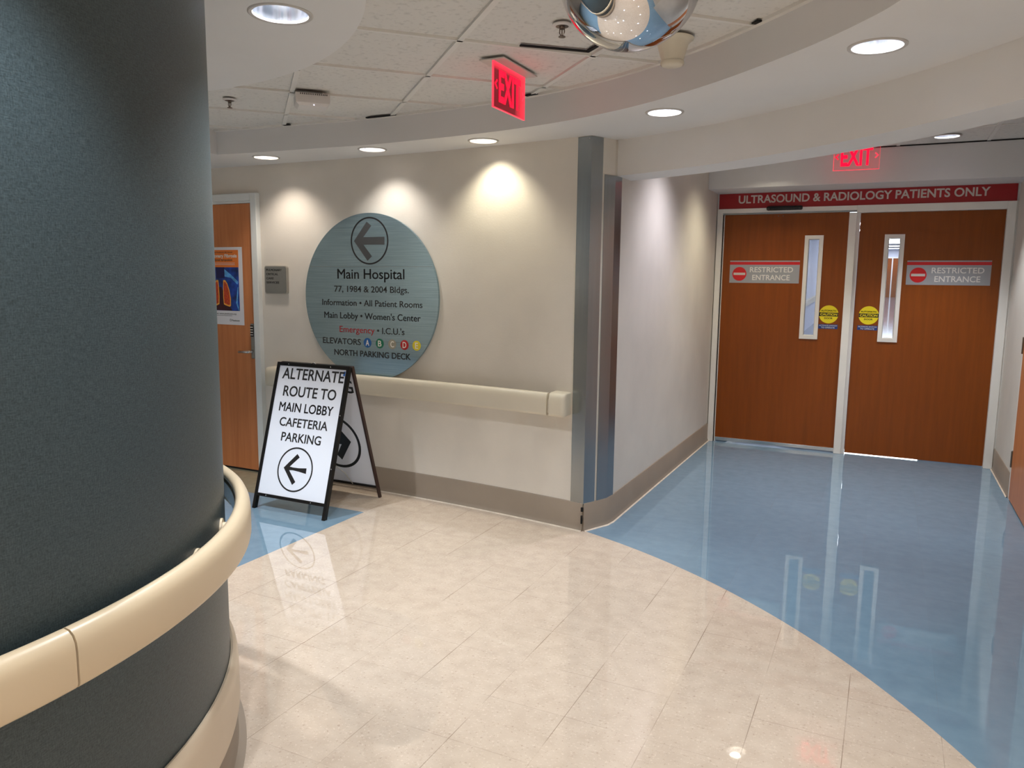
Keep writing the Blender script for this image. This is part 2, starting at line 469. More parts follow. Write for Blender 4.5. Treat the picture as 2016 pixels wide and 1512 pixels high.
def sweep(bm, path, prof, side, closed=False, caps=True):
    """prof (d,z) closed loop swept on an (x,y) path; d is measured to the `side` (+1 left / -1 right of travel)"""
    n = len(path); R = []
    for i, p in enumerate(path):
        if closed: a, b = path[i - 1], path[(i + 1) % n]
        else: a, b = path[max(i - 1, 0)], path[min(i + 1, n - 1)]
        def nr(u, v):
            d = Vector((v[0] - u[0], v[1] - u[1])); d.normalize(); return Vector((-d.y, d.x)) * side
        if closed or 0 < i < n - 1:
            n1, n2 = nr(a, p), nr(p, b); nn = n1 + n2; nn = nn / nn.dot(nn) * 2 if nn.length > 1e-6 else n1
        else: nn = nr(a, b)
        R.append([bm.verts.new((p[0] + nn.x * d, p[1] + nn.y * d, z)) for d, z in prof])
    k = len(prof)
    for i in range(n if closed else n - 1):
        a, b = R[i], R[(i + 1) % n]
        for j in range(k): bm.faces.new((a[j], a[(j + 1) % k], b[(j + 1) % k], b[j]))
    if caps and not closed:
        bm.faces.new(R[0]); bm.faces.new(R[-1][::-1])
    return bm

def arc(c, r, a0, a1, n):
    return [(c[0] + r * math.cos(math.radians(a0 + (a1 - a0) * i / n)), c[1] + r * math.sin(math.radians(a0 + (a1 - a0) * i / n))) for i in range(n + 1)]

def inside(p, poly):
    c = False; j = len(poly) - 1
    for i in range(len(poly)):
        xi, yi = poly[i]; xj, yj = poly[j]
        if (yi > p[1]) != (yj > p[1]) and p[0] < (xj - xi) * (p[1] - yi) / (yj - yi) + xi: c = not c
        j = i
    return c

def region(bm, outer, holes, z):
    """flat face at height z: outer polygon minus holes"""
    V, E = [], []
    for poly in [outer] + holes:
        b0 = len(V); V += [Vector(p) for p in poly]
        E += [(b0 + i, b0 + (i + 1) % len(poly)) for i in range(len(poly))]
    v, e, f, _, _, _ = delaunay_2d_cdt(V, E, [], 0, 1e-5)
    bv = [bm.verts.new((p.x, p.y, z)) for p in v]
    for t in f:
        c = sum((v[i] for i in t), Vector((0, 0))) / len(t)
        if inside(c, outer) and not any(inside(c, h) for h in holes):
            bm.faces.new([bv[i] for i in t])
    for w in [w for w in bm.verts if not w.link_faces]: bm.verts.remove(w)
    return bm

_caph = {}
def text_mesh(txt, bold=0.0, thick=0.0006, space=1.0):
    cu = bpy.data.curves.new('lettering', 'FONT')
    cu.body = txt; cu.size = 1.0; cu.offset = bold; cu.extrude = thick; cu.space_character = space
    cu.resolution_u = 4
    ob = bpy.data.objects.new('lettering', cu)
    me = bpy.data.meshes.new_from_object(ob)
    bpy.data.objects.remove(ob); bpy.data.curves.remove(cu)
    return me

def cap_height(bold):
    if bold not in _caph:
        me = text_mesh('H', bold)
        ys = [v.co.y for v in me.vertices]; _caph[bold] = (max(ys), min(ys)); bpy.data.meshes.remove(me)
    return _caph[bold]

def text(name, txt, m, origin, ru, rv, width, cap, parent, bold=0.0, shear=0.0, depth=0.0008, local=False):
    """lettering from baseline-left `origin`, fitted to width and capital height"""
    fat = bold if 'M' in txt else 0.0          # the built-in M breaks when offset: thicken it with shifted copies
    if fat: bold = 0.0
    me = text_mesh(txt, bold, 0.5)
    if fat:
        bm = bmesh.new()
        for dx_, dy_ in ((fat, 0), (-fat, 0), (0, fat), (0, -fat), (fat * .7, fat * .7), (-fat * .7, -fat * .7)):
            k = len(bm.verts); bm.from_mesh(me); bm.verts.ensure_lookup_table()
            bmesh.ops.translate(bm, verts=bm.verts[k:], vec=(dx_, dy_, 0))
        bm.to_mesh(me); bm.free()
    xs = [v.co.x for v in me.vertices]; x0, x1 = min(xs), max(xs)
    hi, lo = cap_height(bold)
    o = Vector(origin); ru = Vector(ru); rv = Vector(rv); n = ru.cross(rv).normalized()
    base = Vector((0, 0, 0)) if local else Vector(root_of(parent).location)
    for v in me.vertices:
        u = (v.co.x - x0) / (x1 - x0) * width; w = (v.co.y - lo) / (hi - lo) * cap
        d = depth if v.co.z > 0 else 0.0
        v.co = o + ru * (u + shear * w) + rv * w + n * d - base
    me.name = name
    me.materials.append(m)
    ob = bpy.data.objects.new(name, me); COL.objects.link(ob); ob.parent = parent
    return ob

X, Y, Z = (1, 0, 0), (0, 1, 0), (0, 0, 1)
H_SOF, H_TILE, H_HALL, H_BEAM = 2.312, 2.462, 2.566, 2.11

# ------------------------------------------------------------ structure: floor and walls
structure(mbox('floor', (-8.0, -5.0, -0.12), (3.0, 12.0, 0.0), M['floor']))

def wall_y(x):
    return 4.385 if x <= -3.6 else -8.115 + math.sqrt(12.5 ** 2 - (x + 3.6) ** 2)
CORNER = (-1.572, wall_y(-1.572))
CH1 = (-1.490, 4.400)
main_path = [(-7.0, 4.385), (-5.5, 4.385), (-4.2, 4.385)] + [(x, wall_y(x)) for x in [-3.6 + i * 0.1 for i in range(20)]] + [CORNER]
back = lambda path, d: [(p[0], p[1] + d) for p in path]
bm = nb()
prism(bm, main_path + [(-1.68, 4.53), (-7.0, 4.53)], (0, 0, 0), X, Y, 2.75)
structure(put('wall_back', bm, M['wall']))
bm = nb()
prism(bm, [CORNER, CH1, (-1.480, 4.47), (-1.477, 7.46), (-1.66, 7.46), (-1.68, 4.53)], (0, 0, 0), X, Y, 2.75)
structure(put('wall_corridor_left', bm, M['wall']))
bm = nb()
box(bm, (-1.477, 7.30, 2.159), (0.862, 7.46, 2.75))
structure(put('wall_door', bm, M['fascia']))
structure(mbox('wall_right', (0.862, 2.30, 0), (1.02, 7.46, 2.75), M['wall']))
# far side of the rotunda, behind the camera
RC = (-2.80, 0.75)
bm = nb()
sweep(bm, arc(RC, 4.15, 22, -180, 60) + [(-6.95, 4.40)], [(0, 0), (0.15, 0), (0.15, 2.75), (0, 2.75)], 1)
structure(put('wall_curved', bm, M['wall']))

# baseboards with a pale caulk line at the toe
BASEPROF = [(-0.01, 0), (0.020, 0), (0.013, 0.012), (0.008, 0.030), (0.008, 0.166), (0.004, 0.172), (-0.01, 0.172)]
def baseboard(name, path, side):
    b = structure(put(name, sweep(nb(), path, BASEPROF, side), M['base'], smooth=50))
    put('caulk_line', sweep(nb(), path, [(0.012, 0), (0.024, 0), (0.0205, 0.004), (0.012, 0.008)], side), M['caulk'], b)
    return b
baseboard('baseboard_back', [(-4.226, 4.385), (-4.0, 4.385)] + [(x, wall_y(x)) for x in [-3.6 + i * 0.1 for i in range(20)]] + [CORNER], -1)
cb_ = [CORNER, (-1.531, 4.312), CH1, (-1.480, 4.47), (-1.4785, 6.0), (-1.477, 7.275)]
bb = baseboard('baseboard_corridor', cb_, -1)
put('torn_edge', box(nb(), (-1.5775, 4.196, 0.05), (-1.568, 4.206, 0.10)), M['void'], bb)
put('torn_edge', box(nb(), (-1.5775, 4.196, 0.125), (-1.565, 4.208, 0.15)), M['void'], bb)
baseboard('baseboard_right', [(0.862, 6.335), (0.862, 7.29), (0.853, 7.29)], 1)

# ------------------------------------------------------------ ceilings
# curved fascia of the tiled recess
fit = [(-4.136, 3.912), (-3.80, 3.945), (-3.40, 3.965), (-3.0, 3.985), (-2.646, 3.972), (-2.283, 3.940), (-1.942, 3.893), (-1.602, 3.806), (-1.316, 3.696),
       (-1.046, 3.555), (-0.774, 3.370), (-0.547, 3.182), (-0.291, 2.935), (-0.104, 2.710), (-0.033, 2.600)]
def smooth_curve(pts, n=6):
    out = []
    for i in range(len(pts) - 1):
        p0 = pts[max(i - 1, 0)]; p1 = pts[i]; p2 = pts[i + 1]; p3 = pts[min(i + 2, len(pts) - 1)]
        for k in range(n):
            t = k / n
            out.append(tuple(0.5 * (2 * p1[j] + (p2[j] - p0[j]) * t + (2 * p0[j] - 5 * p1[j] + 4 * p2[j] - p3[j]) * t * t + (3 * p1[j] - p0[j] - 3 * p2[j] + p3[j]) * t ** 3) for j in (0, 1)))
    out.append(pts[-1]); return out
recess = smooth_curve(fit) + arc((-2.89, 0.67), 3.40, 29, -150, 60) + [(-6.1, 1.2), (-4.5, 2.6), (-4.16, 3.3)]
def circle_at(x, y, r, seg=32): return [(x + r * math.cos(2 * PI * i / seg), y + r * math.sin(2 * PI * i / seg)) for i in range(seg)]

CC = (-2.77, 0.767); CR = 1.328        # round column
polar = lambda c, r, a: (c[0] + r * math.cos(math.radians(a)), c[1] + r * math.sin(math.radians(a)))
# downlights: (x, y, radius, ceiling, colour, watts, lamp material, label)
RINGC = (-2.89, 0.67)
LAMPS = [
    (-3.900, 4.121, 0.088, H_SOF, PINK, P_WALL * 0.62, 'lampwarm', 'recessed downlight above the wood door and grey plaque, leftmost of the three wall washers'),
    (-3.020, 4.131, 0.088, H_SOF, NEUT, P_WALL * 0.56, 'lampwarm', 'recessed downlight above the round hospital sign, middle of the three wall washers'),
    (-2.220, 4.131, 0.088, H_SOF, WARM, P_WALL * 0.66, 'lampwarm', 'recessed downlight throwing yellow light left of the steel corner guard'),
    (-1.041, 3.788, 0.088, H_SOF, COOL, P_RING, 'lampcool', 'small bluish recessed downlight in the curved soffit between the mirror dome and the beam'),
    (-0.098, 3.043, 0.092, H_SOF, COOL, P_RING, 'lampcool', 'bluish recessed downlight in the curved soffit at the upper right of the photo'),
    (-2.088, 2.303, 0.112, H_TILE, COOL, P_COL * 1.3, 'lampcool', 'large bluish recessed downlight in smooth ceiling beside the dark round column'),
    (0.293, 6.552, 0.090, H_HALL, COOL, P_HALL * 1.2, 'lampcool', 'recessed downlight in the corridor ceiling above the double doors, half hidden by the beam'),
]
HIDDEN = [(-0.93, 6.45, 0.09, H_HALL, WARM, P_HALL, 'lampwarm'), (-0.98, 5.28, 0.09, H_HALL, (0.90, 0.88, 1.0), P_HALL * 1.3, 'lampcool'), (0.29, 5.30, 0.09, H_HALL, COOL, P_HALL, 'lampcool')]
for a in (21, 2, -17, -36, -55, -75, -95, -120, -150):
    x, y = polar(RINGC, 3.72, a); HIDDEN.append((x, y, 0.09, H_SOF, NEUT, P_RING if a > -10 else P_BACK, 'lampwarm'))  # unseen ring carried on; strong fill lamps added behind the camera
for a, rr_, k in ((126, 1.66, 2.6), (44, 1.88, 0.85), (-5, 1.80, 1.1), (-55, 1.7, 1.4), (-115, 1.7, 1.4), (172, 1.7, 1.0)):
    x, y = polar(CC, rr_, a); HIDDEN.append((x, y, 0.112, H_TILE, COOL, P_COL * k, 'lampcool'))  # unseen lamps added to light the column, ceiling and A-frame
ALL = LAMPS + [h + ('assumed unseen downlight outside the picture',) for h in HIDDEN]
holes_at = lambda h: [circle_at(l[0], l[1], l[2] * 0.93) for l in ALL if abs(l[3] - h) < 1e-6]

# tile field
PLC, PLR = (-3.234, 1.126), 1.931
plaster = [p for p in circle_at(PLC[0], PLC[1], PLR, 96)]
bm = nb()
region(bm, recess, holes_at(H_TILE), H_TILE + 0.011)
ceil_o = structure(put('ceiling', bm, M['tile']))
bm = nb()
region(bm, plaster, [h for h in holes_at(H_TILE) if inside(h[0], plaster)], H_TILE - 0.001)
put('plaster_panel', bm, M['plaster'], ceil_o)
bm = nb()
sweep(bm, plaster, [(0, H_TILE - 0.001), (0.002, H_TILE - 0.001), (0.002, H_TILE + 0.011), (0, H_TILE + 0.011)], -1, closed=True)
put('panel_edge', bm, M['plaster'], ceil_o)
# grid
S2 = math.sqrt(2)
def grid_strips(bm, axis, k, w):
    """axis 's': runner with x+y=const going along (-1,1); axis 't': cross tee with y-x=const"""
    pts = []
    q = -6.0
    run = []
    def flush():
        if len(run) > 3:
            a, b = run[0], run[-1]
            d = (Vector(b) - Vector(a)).normalized(); n = Vector((-d.y, d.x)) * w / 2
            prism(bm, [tuple(Vector(a) + n), tuple(Vector(a) - n), tuple(Vector(b) - n), tuple(Vector(b) + n)], (0, 0, H_TILE), X, Y, 0.011)
    while q < 8.0:
        s, t = (k, q) if axis == 's' else (q, k)
        p = ((s - t) / S2, (s + t) / S2)
        ok = inside(p, recess) and not inside(p, plaster)
        if ok: run.append(p)
        else:
            flush(); run = []
        q += 0.02
    flush()
bm = nb()
for i in range(-6, 8): grid_strips(bm, 's', 0.26 + 0.597 * i, 0.024)
for i in range(-8, 8): grid_strips(bm, 't', 3.19 + 0.586 * i, 0.016)
put('grid_tee', bm, M['tee'], ceil_o)
# wall angle that carries the tiles along the fascia
bm = nb()
sweep(bm, smooth_curve(fit) + arc((-2.89, 0.67), 3.40, 29, -60, 30), [(0, H_TILE - 0.002), (0.022, H_TILE - 0.002), (0.022, H_TILE + 0.011), (0, H_TILE + 0.011)], -1)
put('edge_angle', bm, M['tee'], ceil_o)
# dark gaps where tiles are lifted or cut short
bm = nb()
def gap(a, b, w):
    d = (Vector(b) - Vector(a)).normalized(); n = Vector((-d.y, d.x)) * w / 2
    prism(bm, [tuple(Vector(a) + n), tuple(Vector(a) - n), tuple(Vector(b) - n), tuple(Vector(b) + n)], (0, 0, H_TILE - 0.001), X, Y, 0.006)
gap((-1.45, 3.015), (-1.22, 3.212), 0.016); gap((-1.228, 3.212), (-1.11, 3.105), 0.018)
gap((-2.93, 3.952), (-2.715, 3.950), 0.018); gap((-1.800, 3.822), (-1.728, 3.800), 0.022)
gap((-0.530, 3.128), (-0.505, 3.100), 0.02); gap((-3.56, 3.925), (-3.51, 3.93), 0.03)
put('tile_gap', bm, M['void'], ceil_o)

# fascia of the recess
bm = nb()
sweep(bm, recess, [(0, H_SOF), (-0.012, H_SOF + 0.004), (-0.012, H_TILE + 0.02), (0, H_TILE + 0.02)], -1, closed=True)
structure(put('trim_1', bm, M['fascia'], smooth=40))

# soffit ring around it
BC = (-2.70, 0.80); BR0, BR1 = 3.825, 4.06
outer = [(-7.0, 4.46), (-1.60, 4.46), (-1.49, 4.40)] + arc(BC, 3.93, 68, 20, 20) + arc(RC, 4.25, 18, -180, 60)
bm = nb()
region(bm, outer, [recess] + holes_at(H_SOF), H_SOF)
structure(put('trim_2', bm, M['plaster']))
# beam across the corridor mouth
bm = nb()
pts = arc(BC, BR0, 71.6, 22, 40) + arc(BC, BR1, 22, 72.6, 40)
prism(bm, pts, (0, 0, H_BEAM), X, Y, 0.60)
bmesh.ops.bevel(bm, geom=[e for e in bm.edges if abs(e.verts[0].co.z - H_BEAM) < 1e-5 and abs(e.verts[1].co.z - H_BEAM) < 1e-5], offset=0.006, segments=2, affect='EDGES')
structure(put('trim_3', bm, M['plaster'], smooth=40))
# corridor ceiling, its grid and the bulkhead over the doors
hall_ceil = arc(BC, 3.95, 72, 24, 24) + [(0.87, 7.46), (-1.48, 7.46)]
bm = nb(); region(bm, hall_ceil, holes_at(H_HALL), H_HALL + 0.006)
hc_o = structure(put('ceiling_corridor', bm, M['tile']))
bm = nb()
for x in (-1.23, -0.626, -0.022, 0.582): box(bm, (x - 0.012, 4.4 if x < -0.5 else 3.2, H_HALL), (x + 0.012, 6.872, H_HALL + 0.006))
for y in (4.43, 5.04, 5.645, 6.25): box(bm, (-1.477, y - 0.008, H_HALL), (0.862, y + 0.008, H_HALL + 0.0055))
put('grid_tee', bm, M['tee'], hc_o)
bm = nb(); box(bm, (-1.477, 6.866, H_HALL - 0.004), (0.862, 6.873, H_HALL + 0.004)); put('shadow_gap', bm, M['void'], hc_o)
structure(mbox('trim_4', (-1.4775, 6.872, 2.295), (0.8622, 7.30, 2.70), M['fascia'], bev=0.004))
# roof slab closing the space above
structure(mbox('ceiling_slab', (-8, -5, 2.76), (3, 7.5, 2.86), M['void']))

# ------------------------------------------------------------ downlights
def make_downlight(x, y, r, h, col, watts, lm, label):
    wide, soft = (108, 0.75) if h == H_SOF and y > 4.0 else ((106, 0.5) if h == H_TILE else (124, 1.0))
    if h == H_HALL and y > 6.5: wide, soft = 84, 0.6
    t = thing('downlight', label, 'light', (x, y, h), 0, 'recessed downlights' )
    put('trim_ring', lathe(nb(), [(r * 1.05, 0.0005), (r * 1.05, -0.003), (r * 1.01, -0.006), (r * 0.90, -0.004), (r * 0.88, 0.002), (r * 0.90, 0.006)]), M['trimring'], t, True, 40)
    put('reflector', lathe(nb(), [(r * 0.90, 0.0), (r * 0.87, 0.03), (r * 0.78, 0.07), (r * 0.62, 0.105), (r * 0.45, 0.125)]), M['reflector'], t, True, True)
    bm = nb(); lathe(bm, [(r * 0.46, 0.124), (r * 0.40, 0.112), (r * 0.22, 0.104), (0.001, 0.102)], seg=32)
    put('lamp', bm, M[lm], t, True, True)
    ld = bpy.data.lights.new('spot_light', 'SPOT')
    ld.energy = watts; ld.color = col; ld.spot_size = math.radians(wide); ld.spot_blend = soft; ld.shadow_soft_size = 0.045
    lo = bpy.data.objects.new('spot_light', ld); COL.objects.link(lo); lo.parent = t
    lo.location = (0, 0, 0.055)
    return t
for i, l in enumerate(ALL):
    make_downlight(*l)

# ------------------------------------------------------------ round column
t = thing('round_column', 'large round column covered in dark blue-grey woven wallcovering', 'column', (CC[0], CC[1], 0))
put('wallcovering', lathe(nb(), [(CR, 0.10), (CR, 1.2), (CR, H_TILE + 0.004)], (CC[0], CC[1], 0), 160), M['fabric'], t, smooth=True)
put('cove_base', lathe(nb(), [(1.320, 0.16), (1.334, 0.158), (1.336, 0.035), (1.345, 0.015), (1.368, 0.002), (1.368, 0.0), (1.30, 0.0)], (CC[0], CC[1], 0), 160), M['base'], t, smooth=35)
# low bumper band
t = thing('crash_bumper', 'low tan vinyl bumper band wrapped around the foot of the column', 'bumper', (CC[0], CC[1], 0.13))
put('bumper_band', lathe(nb(), [(1.329, 0.312), (1.336, 0.314), (1.344, 0.306), (1.350, 0.290), (1.3525, 0.265), (1.3525, 0.150), (1.350, 0.138), (1.343, 0.130), (1.329, 0.129)], (CC[0], CC[1], 0), 160), M['bumper'], t, smooth=50)
# handrail round the column
RAILP = [(0.045, 0.700), (0.070, 0.698), (0.076, 0.703), (0.078, 0.712), (0.078, 0.775), (0.076, 0.792), (0.070, 0.806), (0.060, 0.815), (0.048, 0.818), (0.038, 0.814), (0.032, 0.804), (0.033, 0.792), (0.042, 0.784), (0.060, 0.778), (0.066, 0.770), (0.066, 0.712), (0.045, 0.708)]
t = thing('handrail', 'tan cream handrail curving around the dark round column', 'handrail', (CC[0], CC[1], 0.70))
seam_a = 5.3
bm = nb(); sweep(bm, arc(CC, CR, seam_a - 90, seam_a - 0.06, 60), RAILP, -1)
put('rail_section', bm, M['colrail'], t, smooth=50)
bm = nb(); sweep(bm, arc(CC, CR, seam_a + 0.06, 140, 90), RAILP, -1)
put('rail_section', bm, M['colrail'], t, smooth=50)
bm = nb(); sweep(bm, arc(CC, CR, seam_a - 90, 140, 120), [(0.030, 0.728), (0.066, 0.728), (0.066, 0.782), (0.030, 0.782)], -1)
put('inner_retainer', bm, M['steel'], t, smooth=50)
for a in (-52, -16, 27.7, 38.9, 75, 110):
    d = Vector((math.cos(math.radians(a)), math.sin(math.radians(a)), 0)); p0 = Vector((CC[0], CC[1], 0.755)) + d * (CR - 0.004)
    bm = nb()
    tube(bm, [p0, p0 + d * 0.010, p0 + d * 0.016, p0 + d * 0.04], 0.022, 16)
    tube(bm, [p0, p0 + d * 0.010], 0.034, 20)
    put('bracket', bm, M['colrail'], t, smooth=50)

# ------------------------------------------------------------ handrail on the main wall
RAILW = [(0.080, 0.705), (0.104, 0.700), (0.110, 0.706), (0.112, 0.716), (0.112, 0.795), (0.110, 0.812), (0.103, 0.826), (0.092, 0.834), (0.080, 0.835), (0.070, 0.829), (0.066, 0.818), (0.070, 0.806), (0.092, 0.796), (0.098, 0.788), (0.098, 0.716), (0.080, 0.712)]
t = thing('handrail', 'cream handrail on the wall below the round sign, ending beside the corner guard', 'handrail', (-2.9, 4.27, 0.70))
path = [(-4.03, 4.385)] + [(x, wall_y(x)) for x in [-3.9 + i * 0.1 for i in range(22)]] + [(-1.775, wall_y(-1.775))]
put('rail_section', sweep(nb(), path, RAILW, -1), M['rail'], t, smooth=50)
bm = nb()
capP = [(0, 0.698), (0.102, 0.698), (0.111, 0.706), (0.113, 0.716), (0.113, 0.798), (0.110, 0.815), (0.102, 0.829), (0.090, 0.836), (0.07, 0.838), (0.0, 0.838)]
for (px_, s) in ((-1.775, 1), (-4.03, -1)):
    cp = []
    for k, sc in ((0, 1.0), (0.075, 1.0), (0.090, 0.97), (0.099, 0.90), (0.104, 0.78), (0.106, 0.6)):
        cp.append((px_ + s * k, sc))
    R = []
    for xx, sc in cp:
        yy = wall_y(xx)
        R.append([bm.verts.new((xx, yy - d * sc, 0.768 + (zz - 0.768) * (0.72 + 0.28 * sc))) for d, zz in capP])
    for a, b in zip(R, R[1:]):
        for j in range(len(capP) - 1): bm.faces.new((a[j], a[j + 1], b[j + 1], b[j]))
    bm.faces.new(R[-1])
    bm.faces.new(R[0][::-1])
    put('end_cap', bm, M['rail'], t, smooth=50); bm = nb()
bm.free()
for xx in (-3.7, -3.0, -2.45, -1.95):
    bm = nb(); box(bm, (xx - 0.02, wall_y(xx) - 0.10, 0.72), (xx + 0.02, wall_y(xx) + 0.002, 0.79), 0.006)
    put('bracket', bm, M['rail'], t)

# ------------------------------------------------------------ steel corner guards
def guard(label, path, z0, z1):
    t = thing('corner_guard', label, 'corner guard', (path[1][0], path[1][1], z0), 0)
    bm = nb(); sweep(bm, path, [(0.0015, z0), (0.0045, z0), (0.0045, z1), (0.0015, z1)], -1)
    put('angle_plate', bm, M['steel'], t)
    d0 = Vector((path[0][0] - path[1][0], path[0][1] - path[1][1], 0)).normalized()
    for z in (z0 + 0.012, z1 - 0.012):
        bm = nb(); bmesh.ops.create_uvsphere(bm, u_segments=10, v_segments=6, radius=0.004, matrix=Matrix.Translation((path[1][0] + d0.x * 0.012 - d0.y * -0.004, path[1][1] + d0.y * 0.012 - 0.005, z)))
        put('screw', bm, M['chrome'], t, smooth=True)
lerp = lambda a, b, k: (a[0] + (b[0] - a[0]) * k, a[1] + (b[1] - a[1]) * k)
guard('tall stainless corner guard wrapping the main wall edge up to the soffit', [(-1.657, wall_y(-1.657)), CORNER, lerp(CORNER, CH1, 0.46)], 0.160, 2.308)
guard('shorter stainless corner guard at the corridor edge, stopping under the beam', [lerp(CORNER, CH1, 0.55), CH1, (-1.480, 4.49)], 0.166, 2.108)

# ------------------------------------------------------------ round hospital sign
YS = 4.336
t = thing('wayfinding_sign', 'big round blue-grey metal hospital direction sign on the main wall', 'sign', (-3.225, YS, 1.367))
t.rotation_euler = (0, 0, -0.031)   # follows the gentle curve of the wall
bm = nb()
prism(bm, circ_pts((-3.225, 1.367), 0.572, 128), (0, YS + 0.030, 0), X, Z, 0.018)
put('sign_disc', bm, M['disc'], t)
YT = YS + 0.0118
for zz in (1.578, 1.068):
    hw = math.sqrt(0.572 ** 2 - (zz - 1.367) ** 2) - 0.002
    bm = nb(); prism(bm, [(-3.225 - hw, zz - 0.0008), (-3.225 + hw, zz - 0.0008), (-3.225 + hw, zz + 0.0008), (-3.225 - hw, zz + 0.0008)], (0, YT, 0), X, Z, 0.0004)
    put('panel_seam', bm, M['plaque'], t)
bm = nb(); ring(bm, (-3.2135, 1.752), 0.150, 0.160, (0, YT, 0), X, Z, 0.001, 80); put('arrow_ring', bm, M['ink'], t)
M['arrow'] = mat('charcoal_vinyl_arrow', srgb(66, 68, 70), 0.45, var=0.05)
bm = nb(); prism(bm, [(-3.345, 1.752), (-3.234, 1.880), (-3.196, 1.853), (-3.266, 1.777), (-3.086, 1.777), (-3.086, 1.725), (-3.266, 1.727), (-3.194, 1.648), (-3.231, 1.618)], (0, YT, 0), X, Z, 0.001)
put('arrow', bm, M['arrow'], t)
for txt, x0, x1, zb, cap, mm, bo in [
    ('Main Hospital', -3.498, -2.924, 1.495, 0.066, 'ink', 0.006), ('77, 1984 & 2004 Bldgs.', -3.528, -2.889, 1.4025, 0.042, 'ink', 0.006),
    ('Information \u2022 All Patient Rooms', -3.641, -2.780, 1.307, 0.042, 'ink', 0.006), ("Main Lobby \u2022 Women's Center", -3.625, -2.795, 1.2165, 0.043, 'ink', 0.006),
    ('Emergency', -3.487, -3.179, 1.1205, 0.042, 'redink', 0.0), ("\u2022 I.C.U.'s", -3.157, -2.927, 1.121, 0.042, 'ink', 0.006),
    ('ELEVATORS', -3.643, -3.301, 1.0345, 0.042, 'ink', 0.006), ('NORTH PARKING DECK', -3.539, -2.877, 0.955, 0.041, 'ink', 0.012)]:
    text('lettering', txt, M[mm], (x0, YT, zb), X, Z, x1 - x0, cap, t, bo)
for ch, xx, k in (('A', -3.241, 'eA'), ('B', -3.135, 'eB'), ('C', -3.029, 'eC'), ('D', -2.927, 'eD'), ('E', -2.828, 'eE')):
    bm = nb(); prism(bm, circ_pts((xx, 1.054), 0.0335, 36), (0, YT, 0), X, Z, 0.001); b_ = put('elevator_badge', bm, M[k], t)
    w = 0.030 if ch != 'E' else 0.024
    text('letter', ch, M['whiteink'], (xx - w / 2, YT - 0.001, 1.0335), X, Z, w, 0.041, b_, 0.012)

# ------------------------------------------------------------ plaque by the wood door
t = thing('plaque', 'small dark grey wall plaque reading Pulmonary Critical Care Services', 'sign', (-4.072, 4.38, 1.479))
bm = nb(); prism(bm, rrect(-4.181, 1.377, -3.968, 1.582, 0.016), (0, 4.386, 0), X, Z, 0.022); put('rim', bm, M['plaquerim'], t)
bm = nb(); prism(bm, rrect(-4.175, 1.383, -3.974, 1.576, 0.013), (0, 4.365, 0), X, Z, 0.003); pl = put('face', bm, M['plaque'], t)
for txt, x1, zb in (('PULMONARY', -4.012, 1.544), ('CRITICAL', -4.048, 1.5135), ('CARE', -4.092, 1.483), ('SERVICES', -4.040, 1.4525)):
    text('lettering', txt, M['ink'], (-4.161, 4.362, zb), X, Z, x1 + 4.161, 0.0155, pl, 0.008)

# ------------------------------------------------------------ wood door at left (door_1)
d1 = snode('door_1', (-4.75, 4.385, 0))
fr = nb()
box(fr, (-4.285, 4.345, 0), (-4.228, 4.40, 2.112), 0.003)
box(fr, (-5.25, 4.345, 2.058), (-4.285, 4.40, 2.112), 0.003)
box(fr, (-5.25, 4.345, 0), (-5.20, 4.40, 2.058), 0.003)
box(fr, (-5.20, 4.362, 2.042), (-4.285, 4.40, 2.058))
put('door_frame', fr, M['gframe'], d1)
leaf = mbox('door_leaf', (-5.198, 4.366, 0.012), (-4.288, 4.412, 2.040), M['woodleft'], d1, 0.002)
mbox('threshold_gap', (-5.198, 4.364, 0.0005), (-4.288, 4.40, 0.011), M['void'], d1)
lk = nb(); box(lk, (-4.322, 4.346, 0.885), (-4.291, 4.366, 1.150), 0.004); lko = put('lock_plate', lk, M['steel'], leaf)
mbox('keypad', (-4.321, 4.343, 1.052), (-4.2915, 4.347, 1.138), M['blackplastic'], leaf, 0.001)
kb = nb()
for i in range(3):
    for j in range(4): box(kb, (-4.3185 + i * 0.0092, 4.3412, 1.062 + j * 0.019), (-4.3135 + i * 0.0092, 4.3435, 1.070 + j * 0.019))
put('keypad_buttons', kb, M['whiteink'], leaf)
lv = nb(); tube(lv, [(-4.305, 4.35, 0.938), (-4.305, 4.318, 0.938), (-4.312, 4.306, 0.938), (-4.33, 4.301, 0.937), (-4.405, 4.303, 0.934)], 0.0095, 12)
put('lever_handle', lv, M['chrome'], leaf, smooth=True)

# poster taped to that door
t = thing('poster', 'medical symposium poster with orange header and lung picture on the wood door', 'poster', (-4.57, 4.364, 1.43))
YP = 4.3655
def flat(name, pts, m, y, parent, depth=0.0006):
    bm = nb(); prism(bm, pts, (0, y, 0), X, Z, depth); return put(name, bm, m, parent)
rc = lambda a, b, c, d: [(a, b), (c, b), (c, d), (a, d)]
flat('sheet', rc(-4.86, 1.133, -4.399, 1.721), M['paper'], YP, t)
flat('header', rc(-4.825, 1.570, -4.438, 1.700), M['orange'], YP - 0.0006, t)
pic = flat('picture', rc(-4.825, 1.240, -4.440, 1.570), M['posterblue'], YP - 0.0006, t)
y2 = YP - 0.0012
flat('throat', rc(-4.672, 1.487, -4.585, 1.570), M['darkblue'], y2, pic)
flat('ribcage_shadow', [(-4.70, 1.242), (-4.52, 1.242), (-4.56, 1.30), (-4.62, 1.42), (-4.66, 1.42)], M['maroon'], y2, pic)
flat('shoulder', [(-4.585, 1.50), (-4.52, 1.49), (-4.455, 1.44), (-4.445, 1.46), (-4.52, 1.515), (-4.585, 1.555)], M['paleblue'], y2, pic)
